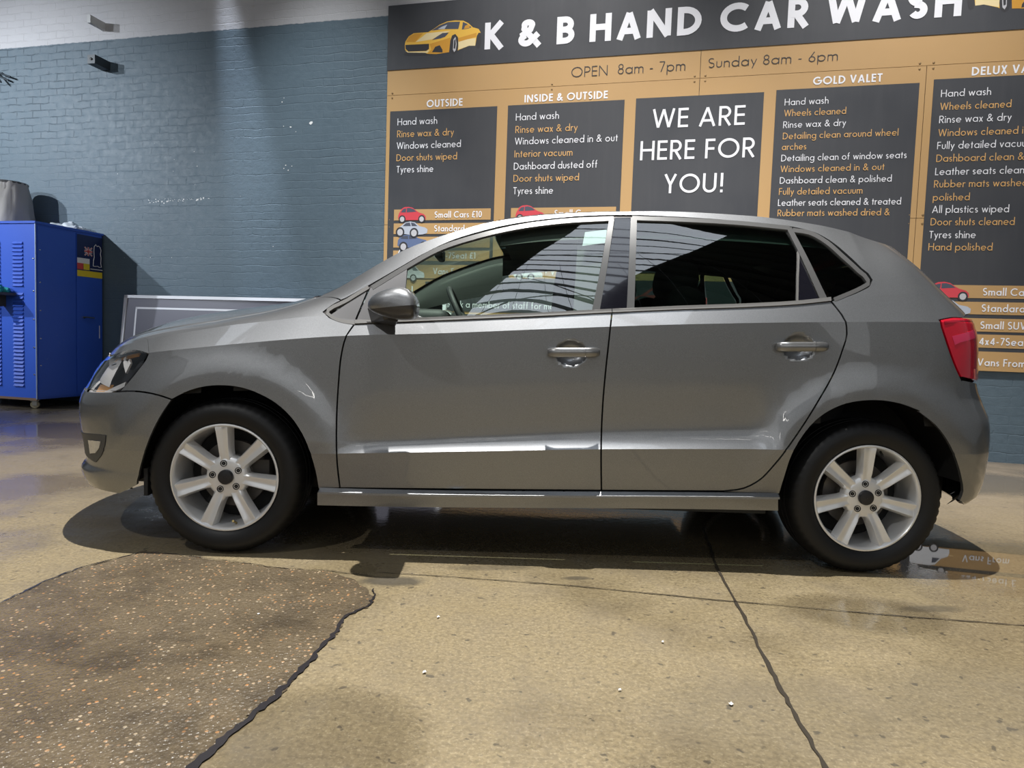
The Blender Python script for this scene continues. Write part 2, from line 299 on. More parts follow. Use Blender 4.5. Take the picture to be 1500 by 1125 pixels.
OUT = {
 'front_door': [(-0.7514,5.649),(-0.73,5.683),(-0.7071,5.715),(-0.6842,5.74),(-0.6613,5.763),(-0.6383,5.783),(-0.6154,5.8),(-0.5924,5.814),(-0.5693,5.824),(-0.5462,5.832),(-0.523,5.837),(-0.4997,5.84),(-0.4763,5.84),(-0.453,5.839),(-0.4297,5.837),(-0.4063,5.834),(-0.383,5.832),(-0.3597,5.829),(-0.3364,5.828),(-0.3131,5.827),(-0.2898,5.829),(-0.2664,5.831),(-0.2431,5.833),(-0.2197,5.833),(-0.1964,5.833),(-0.1731,5.832),(-0.1497,5.831),(-0.1264,5.83),(-0.1031,5.829),(-0.0797,5.828),(-0.0564,5.828),(-0.0331,5.828),(-0.0106,5.829),(0.0119,5.831),(0.0345,5.833),(0.057,5.836),(0.0796,5.84),(0.1021,5.844),(0.1246,5.849),(0.1472,5.854),(0.1697,5.86),(0.1923,5.866),(0.2112,5.872),(0.2086,5.573),(0.2056,5.214),(0.2032,4.956),(0.2019,4.844),(0.2005,4.73),(0.199,4.617),(0.1976,4.503),(0.1961,4.39),(0.1948,4.277),(0.1936,4.165),(0.1924,4.05),(0.1914,3.938),(0.1904,3.835),(0.1897,3.737),(0.189,3.641),(0.1886,3.544),(0.1884,3.444),(0.1883,3.339),(0.1885,3.221),(0.1887,3.077),(0.1888,2.867),(0.1885,2.602),(0.1874,2.281),(0.1866,1.977),(0.1878,1.875),(0.1892,1.77),(0.1908,1.661),(0.1925,1.547),(0.1943,1.422),(0.196,1.28),(0.1976,1.13),(0.1772,1.131),(0.1537,1.132),(0.1302,1.133),(0.1066,1.134),(0.0831,1.134),(0.0596,1.135),(0.0361,1.136),(0.0126,1.136),(-0.0109,1.137),(-0.0344,1.138),(-0.0579,1.138),(-0.0814,1.139),(-0.1049,1.139),(-0.1284,1.14),(-0.1519,1.14),(-0.1754,1.14),(-0.1988,1.14),(-0.2223,1.14),(-0.2458,1.14),(-0.2692,1.14),(-0.2931,1.14),(-0.3169,1.14),(-0.3407,1.139),(-0.3645,1.139),(-0.3883,1.138),(-0.4121,1.138),(-0.4358,1.137),(-0.4596,1.136),(-0.4834,1.135),(-0.5072,1.133),(-0.531,1.132),(-0.5548,1.13),(-0.5786,1.128),(-0.6023,1.126),(-0.6261,1.123),(-0.6499,1.121),(-0.6737,1.118),(-0.6974,1.114),(-0.7212,1.111),(-0.745,1.107),(-0.7688,1.103),(-0.7898,1.099),(-0.7917,1.286),(-0.7936,1.461),(-0.7953,1.616),(-0.7966,1.76),(-0.7973,1.895),(-0.7979,2.121),(-0.7994,2.63),(-0.8004,2.97),(-0.8013,3.168),(-0.802,3.298),(-0.8026,3.408),(-0.803,3.508),(-0.803,3.604),(-0.8027,3.698),(-0.8021,3.794),(-0.8012,3.893),(-0.8002,3.999),(-0.7989,4.111),(-0.7976,4.243),(-0.7962,4.374),(-0.7942,4.504),(-0.7908,4.633),(-0.7869,4.751),(-0.782,4.869),(-0.7746,4.978),(-0.7634,5.293)],
 'rear_door': [(0.2174,5.873),(0.2369,5.875),(0.2591,5.877),(0.2814,5.881),(0.3036,5.885),(0.3257,5.889),(0.348,5.893),(0.3702,5.897),(0.3924,5.901),(0.4146,5.905),(0.4368,5.907),(0.459,5.909),(0.4812,5.91),(0.5046,5.909),(0.528,5.908),(0.5514,5.907),(0.5748,5.905),(0.5982,5.902),(0.6216,5.9),(0.645,5.897),(0.6685,5.895),(0.6919,5.892),(0.7154,5.89),(0.7387,5.889),(0.7613,5.887),(0.7839,5.884),(0.8066,5.88),(0.8292,5.877),(0.8518,5.874),(0.8744,5.873),(0.897,5.875),(0.9197,5.879),(0.9442,5.887),(0.9687,5.897),(0.9932,5.908),(1.0177,5.917),(1.0407,5.921),(1.0493,5.757),(1.0584,5.579),(1.0719,5.309),(1.0813,5.035),(1.0872,4.891),(1.0891,4.761),(1.0867,4.662),(1.0814,4.563),(1.0756,4.463),(1.0698,4.356),(1.0636,4.25),(1.0569,4.145),(1.0495,4.041),(1.04,3.933),(1.0292,3.832),(1.0176,3.735),(1.0057,3.64),(0.994,3.543),(0.9823,3.442),(0.9707,3.336),(0.9591,3.222),(0.9473,3.095),(0.9352,2.944),(0.923,2.771),(0.9104,2.579),(0.8991,2.389),(0.8875,2.185),(0.8758,1.989),(0.865,1.911),(0.8539,1.833),(0.8426,1.754),(0.8303,1.668),(0.8178,1.578),(0.8044,1.49),(0.7892,1.408),(0.7669,1.313),(0.7423,1.231),(0.7182,1.184),(0.6924,1.158),(0.6665,1.131),(0.5501,1.129),(0.4336,1.128),(0.3171,1.129),(0.2038,1.13),(0.2023,1.281),(0.2005,1.423),(0.1987,1.547),(0.197,1.662),(0.1954,1.77),(0.194,1.874),(0.1927,1.977),(0.1936,2.278),(0.1947,2.598),(0.1951,2.863),(0.1949,3.074),(0.1947,3.218),(0.1946,3.336),(0.1946,3.442),(0.1948,3.541),(0.1952,3.638),(0.1958,3.734),(0.1966,3.832),(0.1975,3.935),(0.1986,4.046),(0.1997,4.161),(0.2009,4.273),(0.2023,4.385),(0.2037,4.498),(0.2052,4.612),(0.2066,4.726),(0.208,4.84),(0.2093,4.951),(0.2116,5.199),(0.2147,5.557)],
 'fender': [(-1.5139,4.982),(-1.5176,4.842),(-1.5227,4.752),(-1.529,4.667),(-1.536,4.562),(-1.5435,4.457),(-1.553,4.35),(-1.5636,4.241),(-1.571,4.158),(-1.5532,4.165),(-1.5298,4.161),(-1.5091,4.147),(-1.4885,4.125),(-1.4631,4.085),(-1.4389,4.033),(-1.4171,3.972),(-1.3971,3.911),(-1.3814,3.98),(-1.3632,4.046),(-1.3416,4.098),(-1.3182,4.135),(-1.294,4.155),(-1.2681,4.161),(-1.2416,4.158),(-1.2162,4.145),(-1.1947,4.129),(-1.1734,4.106),(-1.1524,4.075),(-1.1307,4.034),(-1.1094,3.985),(-1.0887,3.932),(-1.0685,3.877),(-1.0487,3.819),(-1.0298,3.757),(-1.0097,3.681),(-0.9907,3.6),(-0.973,3.513),(-0.9567,3.415),(-0.9419,3.303),(-0.9285,3.169),(-0.9183,3.004),(-0.9094,2.73),(-0.9017,2.331),(-0.895,1.952),(-0.8884,1.792),(-0.8828,1.624),(-0.8784,1.439),(-0.8754,1.239),(-0.873,1.01),(-0.796,1.095),(-0.7979,1.278),(-0.7998,1.455),(-0.8014,1.612),(-0.8027,1.757),(-0.8033,1.893),(-0.8039,2.119),(-0.8052,2.631),(-0.8062,2.971),(-0.8071,3.169),(-0.8078,3.299),(-0.8084,3.409),(-0.8089,3.509),(-0.809,3.605),(-0.8088,3.7),(-0.8082,3.796),(-0.8073,3.895),(-0.8063,4.003),(-0.805,4.115),(-0.8037,4.247),(-0.8023,4.378),(-0.8003,4.51),(-0.7968,4.639),(-0.7929,4.759),(-0.7879,4.879),(-0.7801,4.992),(-0.769,5.347),(-0.7585,5.656),(-0.7829,5.699),(-0.8122,5.765),(-0.8336,5.835),(-0.8545,5.942),(-0.8825,6.271),(-0.8669,6.481),(-0.8529,6.631),(-0.8364,6.745),(-0.8217,6.79),(-0.93,8),(-0.9945,8),(-1.0591,8),(-1.1236,8),(-1.1882,8),(-1.2527,8),(-1.3173,8),(-1.3818,8),(-1.4464,8),(-1.5109,8),(-1.5755,8),(-1.64,8)],
 'bumper': [(-1.5731,4.12),(-1.5505,4.123),(-1.5277,4.12),(-1.5074,4.107),(-1.4872,4.085),(-1.4623,4.046),(-1.4387,3.994),(-1.4176,3.934),(-1.4002,3.881),(-1.4065,3.795),(-1.4148,3.689),(-1.4232,3.576),(-1.4322,3.443),(-1.4412,3.295),(-1.45,3.121),(-1.4582,2.901),(-1.4669,2.624),(-1.476,2.286),(-1.4839,1.977),(-1.4917,1.823),(-1.4989,1.663),(-1.5054,1.502),(-1.5112,1.324),(-1.5091,1.128),(-1.5135,0.764),(-1.585,0),(-1.7,0),(-1.8,0),(-1.9,0),(-2,0),(-2.0699,0),(-2.0699,1),(-2.0699,2),(-2.0699,3),(-2.0699,4),(-2.0699,4.5),(-2,4.5),(-1.95,4.5),(-1.86,4.2),(-1.7208,4.1)],
 'headlight': [(-1.52,4.98),(-1.5231,4.862),(-1.528,4.774),(-1.5342,4.69),(-1.5411,4.585),(-1.5484,4.48),(-1.5576,4.374),(-1.5683,4.266),(-1.5769,4.158),(-1.86,4.22),(-1.94,4.6),(-1.96,5.1),(-1.94,5.7),(-1.88,6),(-1.7055,5.244),(-1.6816,5.327),(-1.664,5.434),(-1.6378,5.473),(-1.6102,5.446),(-1.5831,5.368),(-1.5561,5.234)],
 'hoodside': [(-1.515,4.973),(-1.5565,5.248),(-1.5837,5.384),(-1.6111,5.463),(-1.6392,5.492),(-1.6658,5.453),(-1.689,5.379),(-1.88,6.03),(-1.95,5.75),(-2.0699,5.6),(-2.0699,8),(-2.05,8),(-1.9987,8),(-1.9475,8),(-1.8962,8),(-1.845,8),(-1.7937,8),(-1.7425,8),(-1.6912,8),(-1.64,8)],
 'quarter': [(1.0477,5.933),(1.0638,5.969),(1.0847,6.007),(1.1057,6.035),(1.1266,6.067),(1.1476,6.105),(1.1682,6.155),(1.1877,6.205),(1.2084,6.282),(1.2299,6.436),(1.2166,6.617),(1.1889,6.767),(1.1747,6.906),(1.1602,7.043),(1.1452,7.175),(1.1333,7.276),(1.1211,7.375),(1.1081,7.467),(1.094,7.549),(1.0795,7.619),(1.0639,7.683),(1.0472,7.734),(1.0217,7.779),(0.9947,7.805),(0.9744,7.818),(0.9538,7.827),(0.9257,7.822),(0.8978,7.819),(0.87,7.818),(0.8424,7.818),(0.8188,7.82),(0.7953,7.825),(0.7718,7.83),(0.7483,7.836),(0.7248,7.841),(0.7012,7.846),(0.6776,7.85),(0.654,7.853),(0.6303,7.855),(0.6067,7.857),(0.5831,7.859),(0.5594,7.861),(0.5357,7.863),(0.5121,7.866),(0.4881,7.869),(0.464,7.874),(0.4401,7.88),(0.4161,7.887),(0.3921,7.894),(0.3681,7.901),(0.3441,7.907),(0.32,7.912),(0.296,7.916),(0.2719,7.92),(0.2478,7.922),(0.2237,7.924),(0.1995,7.925),(0.1754,7.925),(0.1513,7.924),(0.1273,7.923),(0.1036,7.921),(0.08,7.919),(0.0564,7.915),(0.0328,7.911),(0.0093,7.907),(-0.0142,7.901),(-0.0376,7.895),(-0.0612,7.888),(-0.0847,7.883),(-0.1082,7.877),(-0.1316,7.872),(-0.1549,7.866),(-0.1781,7.859),(-0.2011,7.85),(-0.2229,7.841),(-0.2446,7.83),(-0.2661,7.819),(-0.2875,7.81),(-0.3088,7.803),(-0.3304,7.797),(-0.352,7.792),(-0.3734,7.785),(-0.3945,7.775),(-0.4154,7.76),(-0.4368,7.736),(-0.4579,7.708),(-0.4787,7.675),(-0.4991,7.64),(-0.5194,7.604),(-0.5402,7.564),(-0.5605,7.52),(-0.5806,7.474),(-0.6006,7.428),(-0.6206,7.385),(-0.6407,7.341),(-0.6607,7.295),(-0.6806,7.244),(-0.7005,7.189),(-0.7204,7.134),(-0.7402,7.079),(-0.7599,7.02),(-0.7796,6.955),(-0.7991,6.882),(-0.8183,6.836),(-0.93,8),(-0.869,8),(-0.8079,8),(-0.7469,8),(-0.6859,8),(-0.6249,8),(-0.5638,8),(-0.5028,8),(-0.4418,8),(-0.3808,8),(-0.3197,8),(-0.2587,8),(-0.1977,8),(-0.1367,8),(-0.0756,8),(-0.0146,8),(0.0464,8),(0.1074,8),(0.1685,8),(0.2295,8),(0.2905,8),(0.3515,8),(0.4126,8),(0.4736,8),(0.5346,8),(0.5956,8),(0.6567,8),(0.7177,8),(0.7787,8),(0.8397,8),(0.9008,8),(0.9618,8),(1.0228,8),(1.0838,8),(1.1449,8),(1.2059,8),(1.2669,8),(1.3279,8),(1.389,8),(1.45,8),(1.55,7.95),(1.66,7.7),(1.66,7),(1.66,6.2),(1.66,5.5),(1.545,5.188),(1.5206,5.194),(1.4926,5.192),(1.4623,5.153),(1.4312,5.093),(1.4339,4.907),(1.4399,4.782),(1.4453,4.686),(1.4517,4.591),(1.4587,4.495),(1.4664,4.398),(1.4746,4.301),(1.4838,4.204),(1.4932,4.116),(1.5035,4.029),(1.5131,3.951),(1.4932,3.857),(1.4715,3.76),(1.4505,3.682),(1.4288,3.61),(1.4089,3.552),(1.3902,3.496),(1.371,3.432),(1.3534,3.372),(1.3358,3.413),(1.3167,3.456),(1.2963,3.491),(1.274,3.515),(1.2502,3.531),(1.225,3.54),(1.2003,3.54),(1.1762,3.535),(1.1524,3.523),(1.1242,3.501),(1.0966,3.468),(1.075,3.43),(1.054,3.382),(1.034,3.324),(1.0167,3.262),(1.0001,3.187),(0.9845,3.098),(0.9667,2.953),(0.9507,2.77),(0.9361,2.553),(0.9228,2.303),(0.9109,2.021),(0.9021,1.898),(0.8972,1.809),(0.8938,1.714),(0.891,1.615),(0.8882,1.51),(0.8849,1.379),(0.8819,1.225),(0.8794,1.041),(0.7772,1.06),(0.6685,1.102),(0.6938,1.102),(0.72,1.132),(0.745,1.185),(0.7704,1.275),(0.7933,1.377),(0.809,1.464),(0.8228,1.556),(0.8355,1.648),(0.8479,1.735),(0.8593,1.814),(0.8703,1.894),(0.8812,1.973),(0.8927,2.141),(0.9042,2.348),(0.9156,2.542),(0.9282,2.739),(0.9405,2.916),(0.9526,3.072),(0.9644,3.203),(0.9759,3.319),(0.9874,3.426),(0.999,3.528),(1.0106,3.625),(1.0225,3.721),(1.0342,3.818),(1.0453,3.92),(1.0551,4.028),(1.0626,4.133),(1.0694,4.239),(1.0757,4.346),(1.0814,4.453),(1.0872,4.553),(1.0927,4.655),(1.0953,4.759),(1.0933,4.895),(1.0874,5.061),(1.0776,5.347),(1.0638,5.62),(1.0548,5.799)],
 'taillight': [(1.4358,5.059),(1.4387,4.915),(1.4446,4.79),(1.4499,4.695),(1.4562,4.599),(1.4633,4.504),(1.471,4.408),(1.4793,4.311),(1.4885,4.215),(1.4981,4.129),(1.5082,4.045),(1.7,3.93),(1.76,3.93),(1.76,5),(1.7,5.12),(1.5443,5.14),(1.5154,5.147),(1.4891,5.146),(1.4603,5.107)],
 'rbumper': [(1.5164,3.967),(1.4932,3.857),(1.4715,3.76),(1.4505,3.682),(1.4288,3.61),(1.4089,3.552),(1.3902,3.496),(1.371,3.432),(1.3487,3.355),(1.3667,3.259),(1.3817,3.171),(1.3962,3.064),(1.4092,2.922),(1.4213,2.748),(1.4327,2.542),(1.4413,2.353),(1.4495,2.14),(1.4576,1.967),(1.4659,1.877),(1.4753,1.773),(1.485,1.663),(1.4942,1.544),(1.5058,1.389),(1.5155,1.21),(1.5183,1.047),(1.5193,0.835),(1.68,0),(1.75,0),(1.82,0),(1.8999,0),(1.8999,1),(1.8999,2),(1.8999,3.4),(1.76,3.85),(1.7,3.88)],
 'hatch': [(1.665,5.5),(1.665,6.2),(1.665,7),(1.665,7.7),(1.56,7.97),(1.5,8),(1.56,8),(1.628,8),(1.696,8),(1.7639,8),(1.8319,8),(1.8999,8),(1.8999,7),(1.8999,6),(1.8999,5),(1.8999,3.45),(1.77,3.9),(1.77,5.05),(1.7,5.2)],
 'skirt': [(-0.8733,0.929),(-0.85,0.936),(-0.8267,0.944),(-0.8034,0.95),(-0.78,0.957),(-0.7567,0.963),(-0.7334,0.969),(-0.71,0.974),(-0.6867,0.979),(-0.6633,0.984),(-0.64,0.989),(-0.6167,0.993),(-0.5933,0.996),(-0.57,1),(-0.5466,1.003),(-0.5233,1.006),(-0.5,1.009),(-0.4766,1.011),(-0.4533,1.013),(-0.4299,1.015),(-0.4066,1.017),(-0.3832,1.019),(-0.3599,1.02),(-0.3365,1.021),(-0.3132,1.022),(-0.2898,1.023),(-0.2664,1.023),(-0.243,1.023),(-0.2197,1.023),(-0.1963,1.023),(-0.1729,1.022),(-0.1495,1.022),(-0.1262,1.021),(-0.1028,1.02),(-0.0794,1.019),(-0.056,1.018),(-0.0326,1.017),(-0.0092,1.015),(0.0145,1.014),(0.0382,1.012),(0.0619,1.01),(0.0856,1.008),(0.1093,1.006),(0.133,1.004),(0.1568,1.001),(0.1805,0.999),(0.2042,0.996),(0.228,0.994),(0.2517,0.991),(0.2754,0.989),(0.2991,0.986),(0.3229,0.983),(0.3466,0.981),(0.3704,0.978),(0.3942,0.975),(0.4179,0.973),(0.4417,0.97),(0.4655,0.968),(0.4893,0.966),(0.513,0.963),(0.5368,0.961),(0.5606,0.959),(0.5844,0.957),(0.6082,0.956),(0.632,0.954),(0.6558,0.953),(0.6796,0.952),(0.7034,0.95),(0.7272,0.95),(0.751,0.949),(0.7748,0.949),(0.7986,0.949),(0.8225,0.949),(0.8463,0.949),(0.8701,0.95),(0.8797,0),(0.8558,0),(0.8319,0),(0.8079,0),(0.7837,0),(0.7587,0),(0.7361,0),(0.7121,0),(0.6881,0),(0.6642,0),(0.6402,0),(0.6163,0),(0.5923,0),(0.5683,0),(0.5444,0),(0.5204,0),(0.4964,0),(0.4726,0),(0.4487,0),(0.4247,0),(0.4008,0),(0.3769,0),(0.3529,0),(0.329,0),(0.305,0),(0.2811,0),(0.2572,0),(0.2329,0),(0.2093,0),(0.1854,0),(0.1614,0),(0.1375,0),(0.1136,0),(0.0896,0),(0.0657,0),(0.0418,0),(0.0179,0),(-0.006,0),(-0.0295,0),(-0.0531,0),(-0.0767,0),(-0.1003,0),(-0.1239,0),(-0.1475,0),(-0.1711,0),(-0.1946,0),(-0.2182,0),(-0.2418,0),(-0.2654,0),(-0.289,0),(-0.3125,0),(-0.336,0),(-0.3596,0),(-0.3831,0),(-0.4066,0),(-0.4302,0),(-0.4536,0),(-0.4771,0),(-0.5007,0),(-0.5242,0),(-0.5478,0),(-0.5713,0),(-0.5948,0),(-0.6183,0),(-0.6418,0),(-0.6654,0),(-0.6889,0),(-0.7124,0),(-0.7359,0),(-0.7594,0),(-0.7829,0),(-0.8064,0),(-0.8297,0),(-0.8533,0),(-0.8768,0)],
 'front_glass': [(-0.5757,7.31),(-0.553,7.352),(-0.5314,7.396),(-0.5096,7.439),(-0.4875,7.479),(-0.4648,7.512),(-0.4431,7.535),(-0.4209,7.554),(-0.3984,7.568),(-0.3757,7.578),(-0.3527,7.586),(-0.3296,7.592),(-0.3065,7.599),(-0.284,7.606),(-0.2612,7.614),(-0.2383,7.623),(-0.2154,7.631),(-0.1923,7.639),(-0.1691,7.647),(-0.1458,7.655),(-0.1228,7.663),(-0.0998,7.67),(-0.0766,7.678),(-0.0533,7.685),(-0.03,7.693),(-0.0066,7.7),(0.0167,7.707),(0.0409,7.713),(0.065,7.718),(0.0892,7.722),(0.1135,7.726),(0.1377,7.729),(0.162,7.734),(0.1863,7.739),(0.2134,7.747),(0.2069,7.571),(0.2012,7.418),(0.1958,7.272),(0.1906,7.134),(0.1856,7.002),(0.1808,6.878),(0.176,6.76),(0.1716,6.657),(0.1671,6.557),(0.1627,6.46),(0.1583,6.365),(0.1539,6.272),(0.1496,6.18),(0.1453,6.09),(0.1407,5.971),(0.1158,5.971),(0.0924,5.971),(0.0691,5.972),(0.0458,5.973),(0.0225,5.974),(-0.0009,5.976),(-0.0242,5.977),(-0.0475,5.979),(-0.0708,5.981),(-0.0941,5.982),(-0.1175,5.984),(-0.1408,5.985),(-0.1641,5.986),(-0.1874,5.987),(-0.2101,5.988),(-0.2328,5.988),(-0.2555,5.987),(-0.2781,5.986),(-0.3008,5.984),(-0.3235,5.984),(-0.3462,5.985),(-0.3688,5.987),(-0.3915,5.991),(-0.4142,5.994),(-0.4369,5.999),(-0.4596,6),(-0.4823,6.001),(-0.505,6.001),(-0.5277,6.001),(-0.5503,5.999),(-0.5753,5.99),(-0.5755,6.157),(-0.5758,6.306),(-0.576,6.458),(-0.5761,6.615),(-0.5759,6.771),(-0.5756,6.935),(-0.5755,7.111)],
 'rear_glass': [(0.3254,7.781),(0.3535,7.773),(0.3794,7.766),(0.4053,7.76),(0.4312,7.755),(0.4572,7.751),(0.4831,7.747),(0.5091,7.745),(0.5335,7.743),(0.5579,7.742),(0.5823,7.742),(0.6068,7.742),(0.6313,7.743),(0.6557,7.743),(0.6802,7.742),(0.7046,7.742),(0.729,7.74),(0.7541,7.737),(0.7791,7.733),(0.804,7.729),(0.829,7.725),(0.854,7.723),(0.8791,7.721),(0.9043,7.721),(0.9307,7.723),(0.9534,7.199),(0.9304,6.539),(0.9134,5.846),(0.8885,5.852),(0.8655,5.858),(0.8425,5.863),(0.8195,5.868),(0.7965,5.872),(0.7735,5.877),(0.7505,5.881),(0.7275,5.885),(0.7046,5.889),(0.6816,5.893),(0.6586,5.897),(0.6356,5.901),(0.6131,5.905),(0.5907,5.909),(0.5682,5.914),(0.5457,5.918),(0.5233,5.923),(0.5008,5.928),(0.4784,5.932),(0.4559,5.936),(0.4334,5.939),(0.4109,5.942),(0.3885,5.944),(0.366,5.946),(0.3435,5.947),(0.321,5.949),(0.2964,5.95),(0.2978,6.1),(0.299,6.205),(0.3002,6.31),(0.3015,6.418),(0.3029,6.527),(0.3044,6.64),(0.306,6.756),(0.3079,6.88),(0.31,7.01),(0.3124,7.148),(0.3152,7.292),(0.3182,7.444),(0.3216,7.602)],
 'rear_quarterlight': [(0.954,7.142),(1.0049,6.029),(0.9133,5.873)],
 'quarter_glass': [(0.9547,7.67),(0.9872,7.66),(1.0142,7.636),(1.0341,7.581),(1.0517,7.505),(1.0677,7.417),(1.0842,7.298),(1.0989,7.164),(1.1138,7.032),(1.1284,6.916),(1.1432,6.799),(1.158,6.68),(1.1739,6.548),(1.1905,6.409),(1.184,6.302),(1.048,6.023),(1.0397,6.154),(1.032,6.274),(1.0243,6.394),(1.0167,6.513),(1.0091,6.633),(1.0017,6.754),(0.9944,6.876),(0.9872,6.998),(0.9803,7.123),(0.9737,7.25),(0.9674,7.379),(0.9614,7.511)],
 'mirror_sail': [(-0.71,7.001),(-0.6932,7.047),(-0.6759,7.093),(-0.6584,7.134),(-0.6408,7.171),(-0.6181,7.212),(-0.5953,7.249),(-0.5757,7.281),(-0.5749,7.117),(-0.5742,6.936),(-0.5737,6.769),(-0.5734,6.612),(-0.5732,6.456),(-0.573,6.304),(-0.5729,6.156),(-0.5727,6.021),(-0.7491,5.846),(-0.7435,6.084),(-0.7366,6.263),(-0.7298,6.441),(-0.7229,6.622),(-0.7163,6.809)],
 'fender_corner': [(-0.8497,6.121),(-0.8297,6.317),(-0.8095,6.482),(-0.7888,6.619),(-0.7726,6.708),(-0.7563,6.786),(-0.7399,6.857),(-0.7234,6.924),(-0.7292,6.739),(-0.7352,6.563),(-0.7413,6.391),(-0.7468,6.239),(-0.7524,6.086),(-0.7577,5.862),(-0.7816,5.889),(-0.8054,5.93),(-0.8276,6.016)],
 'b_pillar': [(0.2394,7.854),(0.3025,7.848),(0.2992,7.691),(0.296,7.539),(0.2931,7.393),(0.2904,7.254),(0.2879,7.12),(0.2857,6.993),(0.2837,6.872),(0.2818,6.756),(0.28,6.642),(0.2782,6.532),(0.2766,6.424),(0.275,6.319),(0.2734,6.215),(0.2719,6.113),(0.2704,6.012),(0.1673,6.007),(0.1719,6.109),(0.1766,6.212),(0.1813,6.316),(0.186,6.423),(0.1908,6.532),(0.1955,6.644),(0.2002,6.76),(0.2047,6.875),(0.2091,6.995),(0.2136,7.122),(0.2184,7.256),(0.2233,7.396),(0.2284,7.543),(0.2338,7.696)],
 'front_frame': [(-0.698,6.904),(-0.6808,6.966),(-0.6636,7.025),(-0.6463,7.081),(-0.629,7.132),(-0.6116,7.181),(-0.595,7.226),(-0.5784,7.269),(-0.5616,7.311),(-0.5418,7.359),(-0.5218,7.407),(-0.5018,7.453),(-0.4814,7.495),(-0.4606,7.529),(-0.4395,7.556),(-0.4177,7.576),(-0.3955,7.591),(-0.3729,7.602),(-0.35,7.609),(-0.327,7.616),(-0.3039,7.624),(-0.2815,7.633),(-0.2589,7.642),(-0.2362,7.653),(-0.2133,7.662),(-0.1903,7.672),(-0.1672,7.681),(-0.1441,7.69),(-0.1212,7.698),(-0.0982,7.706),(-0.0751,7.714),(-0.052,7.721),(-0.0287,7.729),(-0.0054,7.736),(0.0179,7.742),(0.0416,7.747),(0.0654,7.751),(0.0893,7.753),(0.1132,7.755),(0.1371,7.756),(0.1611,7.758),(0.1852,7.761),(0.2093,7.764),(0.2334,7.77),(0.2338,7.886),(0.2096,7.881),(0.1855,7.877),(0.1614,7.875),(0.1372,7.874),(0.113,7.873),(0.0889,7.871),(0.0648,7.869),(0.0406,7.866),(0.0166,7.861),(-0.0071,7.855),(-0.0306,7.848),(-0.0542,7.841),(-0.0776,7.834),(-0.1011,7.826),(-0.1244,7.818),(-0.1476,7.81),(-0.1711,7.801),(-0.1945,7.792),(-0.2178,7.783),(-0.241,7.773),(-0.2641,7.763),(-0.287,7.755),(-0.3097,7.748),(-0.333,7.743),(-0.3563,7.739),(-0.3795,7.734),(-0.4025,7.726),(-0.4253,7.714),(-0.4477,7.696),(-0.4696,7.671),(-0.4911,7.637),(-0.512,7.597),(-0.5325,7.552),(-0.5525,7.506),(-0.5725,7.459),(-0.5894,7.42),(-0.6061,7.379),(-0.6227,7.338),(-0.6403,7.293),(-0.6577,7.244),(-0.675,7.191),(-0.6922,7.133),(-0.7094,7.074)],
 'front_frame_rear': [(0.2152,7.822),(0.2095,7.671),(0.2041,7.524),(0.1988,7.383),(0.1938,7.248),(0.189,7.12),(0.1843,6.998),(0.1797,6.882),(0.1751,6.772),(0.1706,6.669),(0.1661,6.569),(0.1616,6.472),(0.1571,6.378),(0.1525,6.285),(0.1481,6.193),(0.1436,6.102),(0.1393,6.013),(0.167,5.938),(0.1709,6.076),(0.1749,6.167),(0.1789,6.259),(0.1829,6.353),(0.1869,6.448),(0.191,6.546),(0.195,6.646),(0.199,6.75),(0.2031,6.861),(0.2072,6.977),(0.2114,7.099),(0.2158,7.227),(0.2203,7.361),(0.2251,7.502),(0.23,7.648),(0.2352,7.799)],
 'rear_frame_front': [(0.3024,7.842),(0.2991,7.686),(0.2959,7.536),(0.293,7.391),(0.2903,7.252),(0.2878,7.12),(0.2856,6.993),(0.2836,6.873),(0.2817,6.759),(0.2799,6.643),(0.2782,6.531),(0.2765,6.422),(0.2749,6.315),(0.2733,6.21),(0.2718,6.106),(0.2703,6.003),(0.2986,5.976),(0.2998,6.097),(0.3011,6.202),(0.3024,6.308),(0.3037,6.415),(0.3051,6.525),(0.3066,6.637),(0.3082,6.753),(0.3098,6.868),(0.3115,6.988),(0.3135,7.114),(0.3157,7.246),(0.3182,7.385),(0.3209,7.529),(0.3239,7.679),(0.327,7.834)],
 'rear_frame': [(0.3066,7.777),(0.3319,7.77),(0.3571,7.763),(0.3823,7.757),(0.4075,7.752),(0.4328,7.748),(0.458,7.744),(0.4833,7.741),(0.5085,7.739),(0.5329,7.738),(0.5573,7.737),(0.5817,7.737),(0.6061,7.737),(0.6305,7.738),(0.655,7.738),(0.6793,7.737),(0.7037,7.736),(0.728,7.734),(0.7514,7.732),(0.7748,7.728),(0.7981,7.724),(0.8215,7.72),(0.8449,7.717),(0.8683,7.715),(0.8919,7.714),(0.9155,7.714),(0.9392,7.716),(0.9462,7.836),(0.9223,7.832),(0.8985,7.829),(0.8747,7.828),(0.8511,7.829),(0.8274,7.83),(0.8039,7.833),(0.7803,7.837),(0.7567,7.84),(0.733,7.842),(0.7085,7.844),(0.6839,7.844),(0.6593,7.844),(0.6347,7.844),(0.61,7.844),(0.5854,7.843),(0.5609,7.843),(0.5363,7.843),(0.5118,7.844),(0.4863,7.846),(0.4609,7.849),(0.4355,7.853),(0.4101,7.857),(0.3847,7.862),(0.3594,7.868),(0.3341,7.875),(0.3088,7.883)],
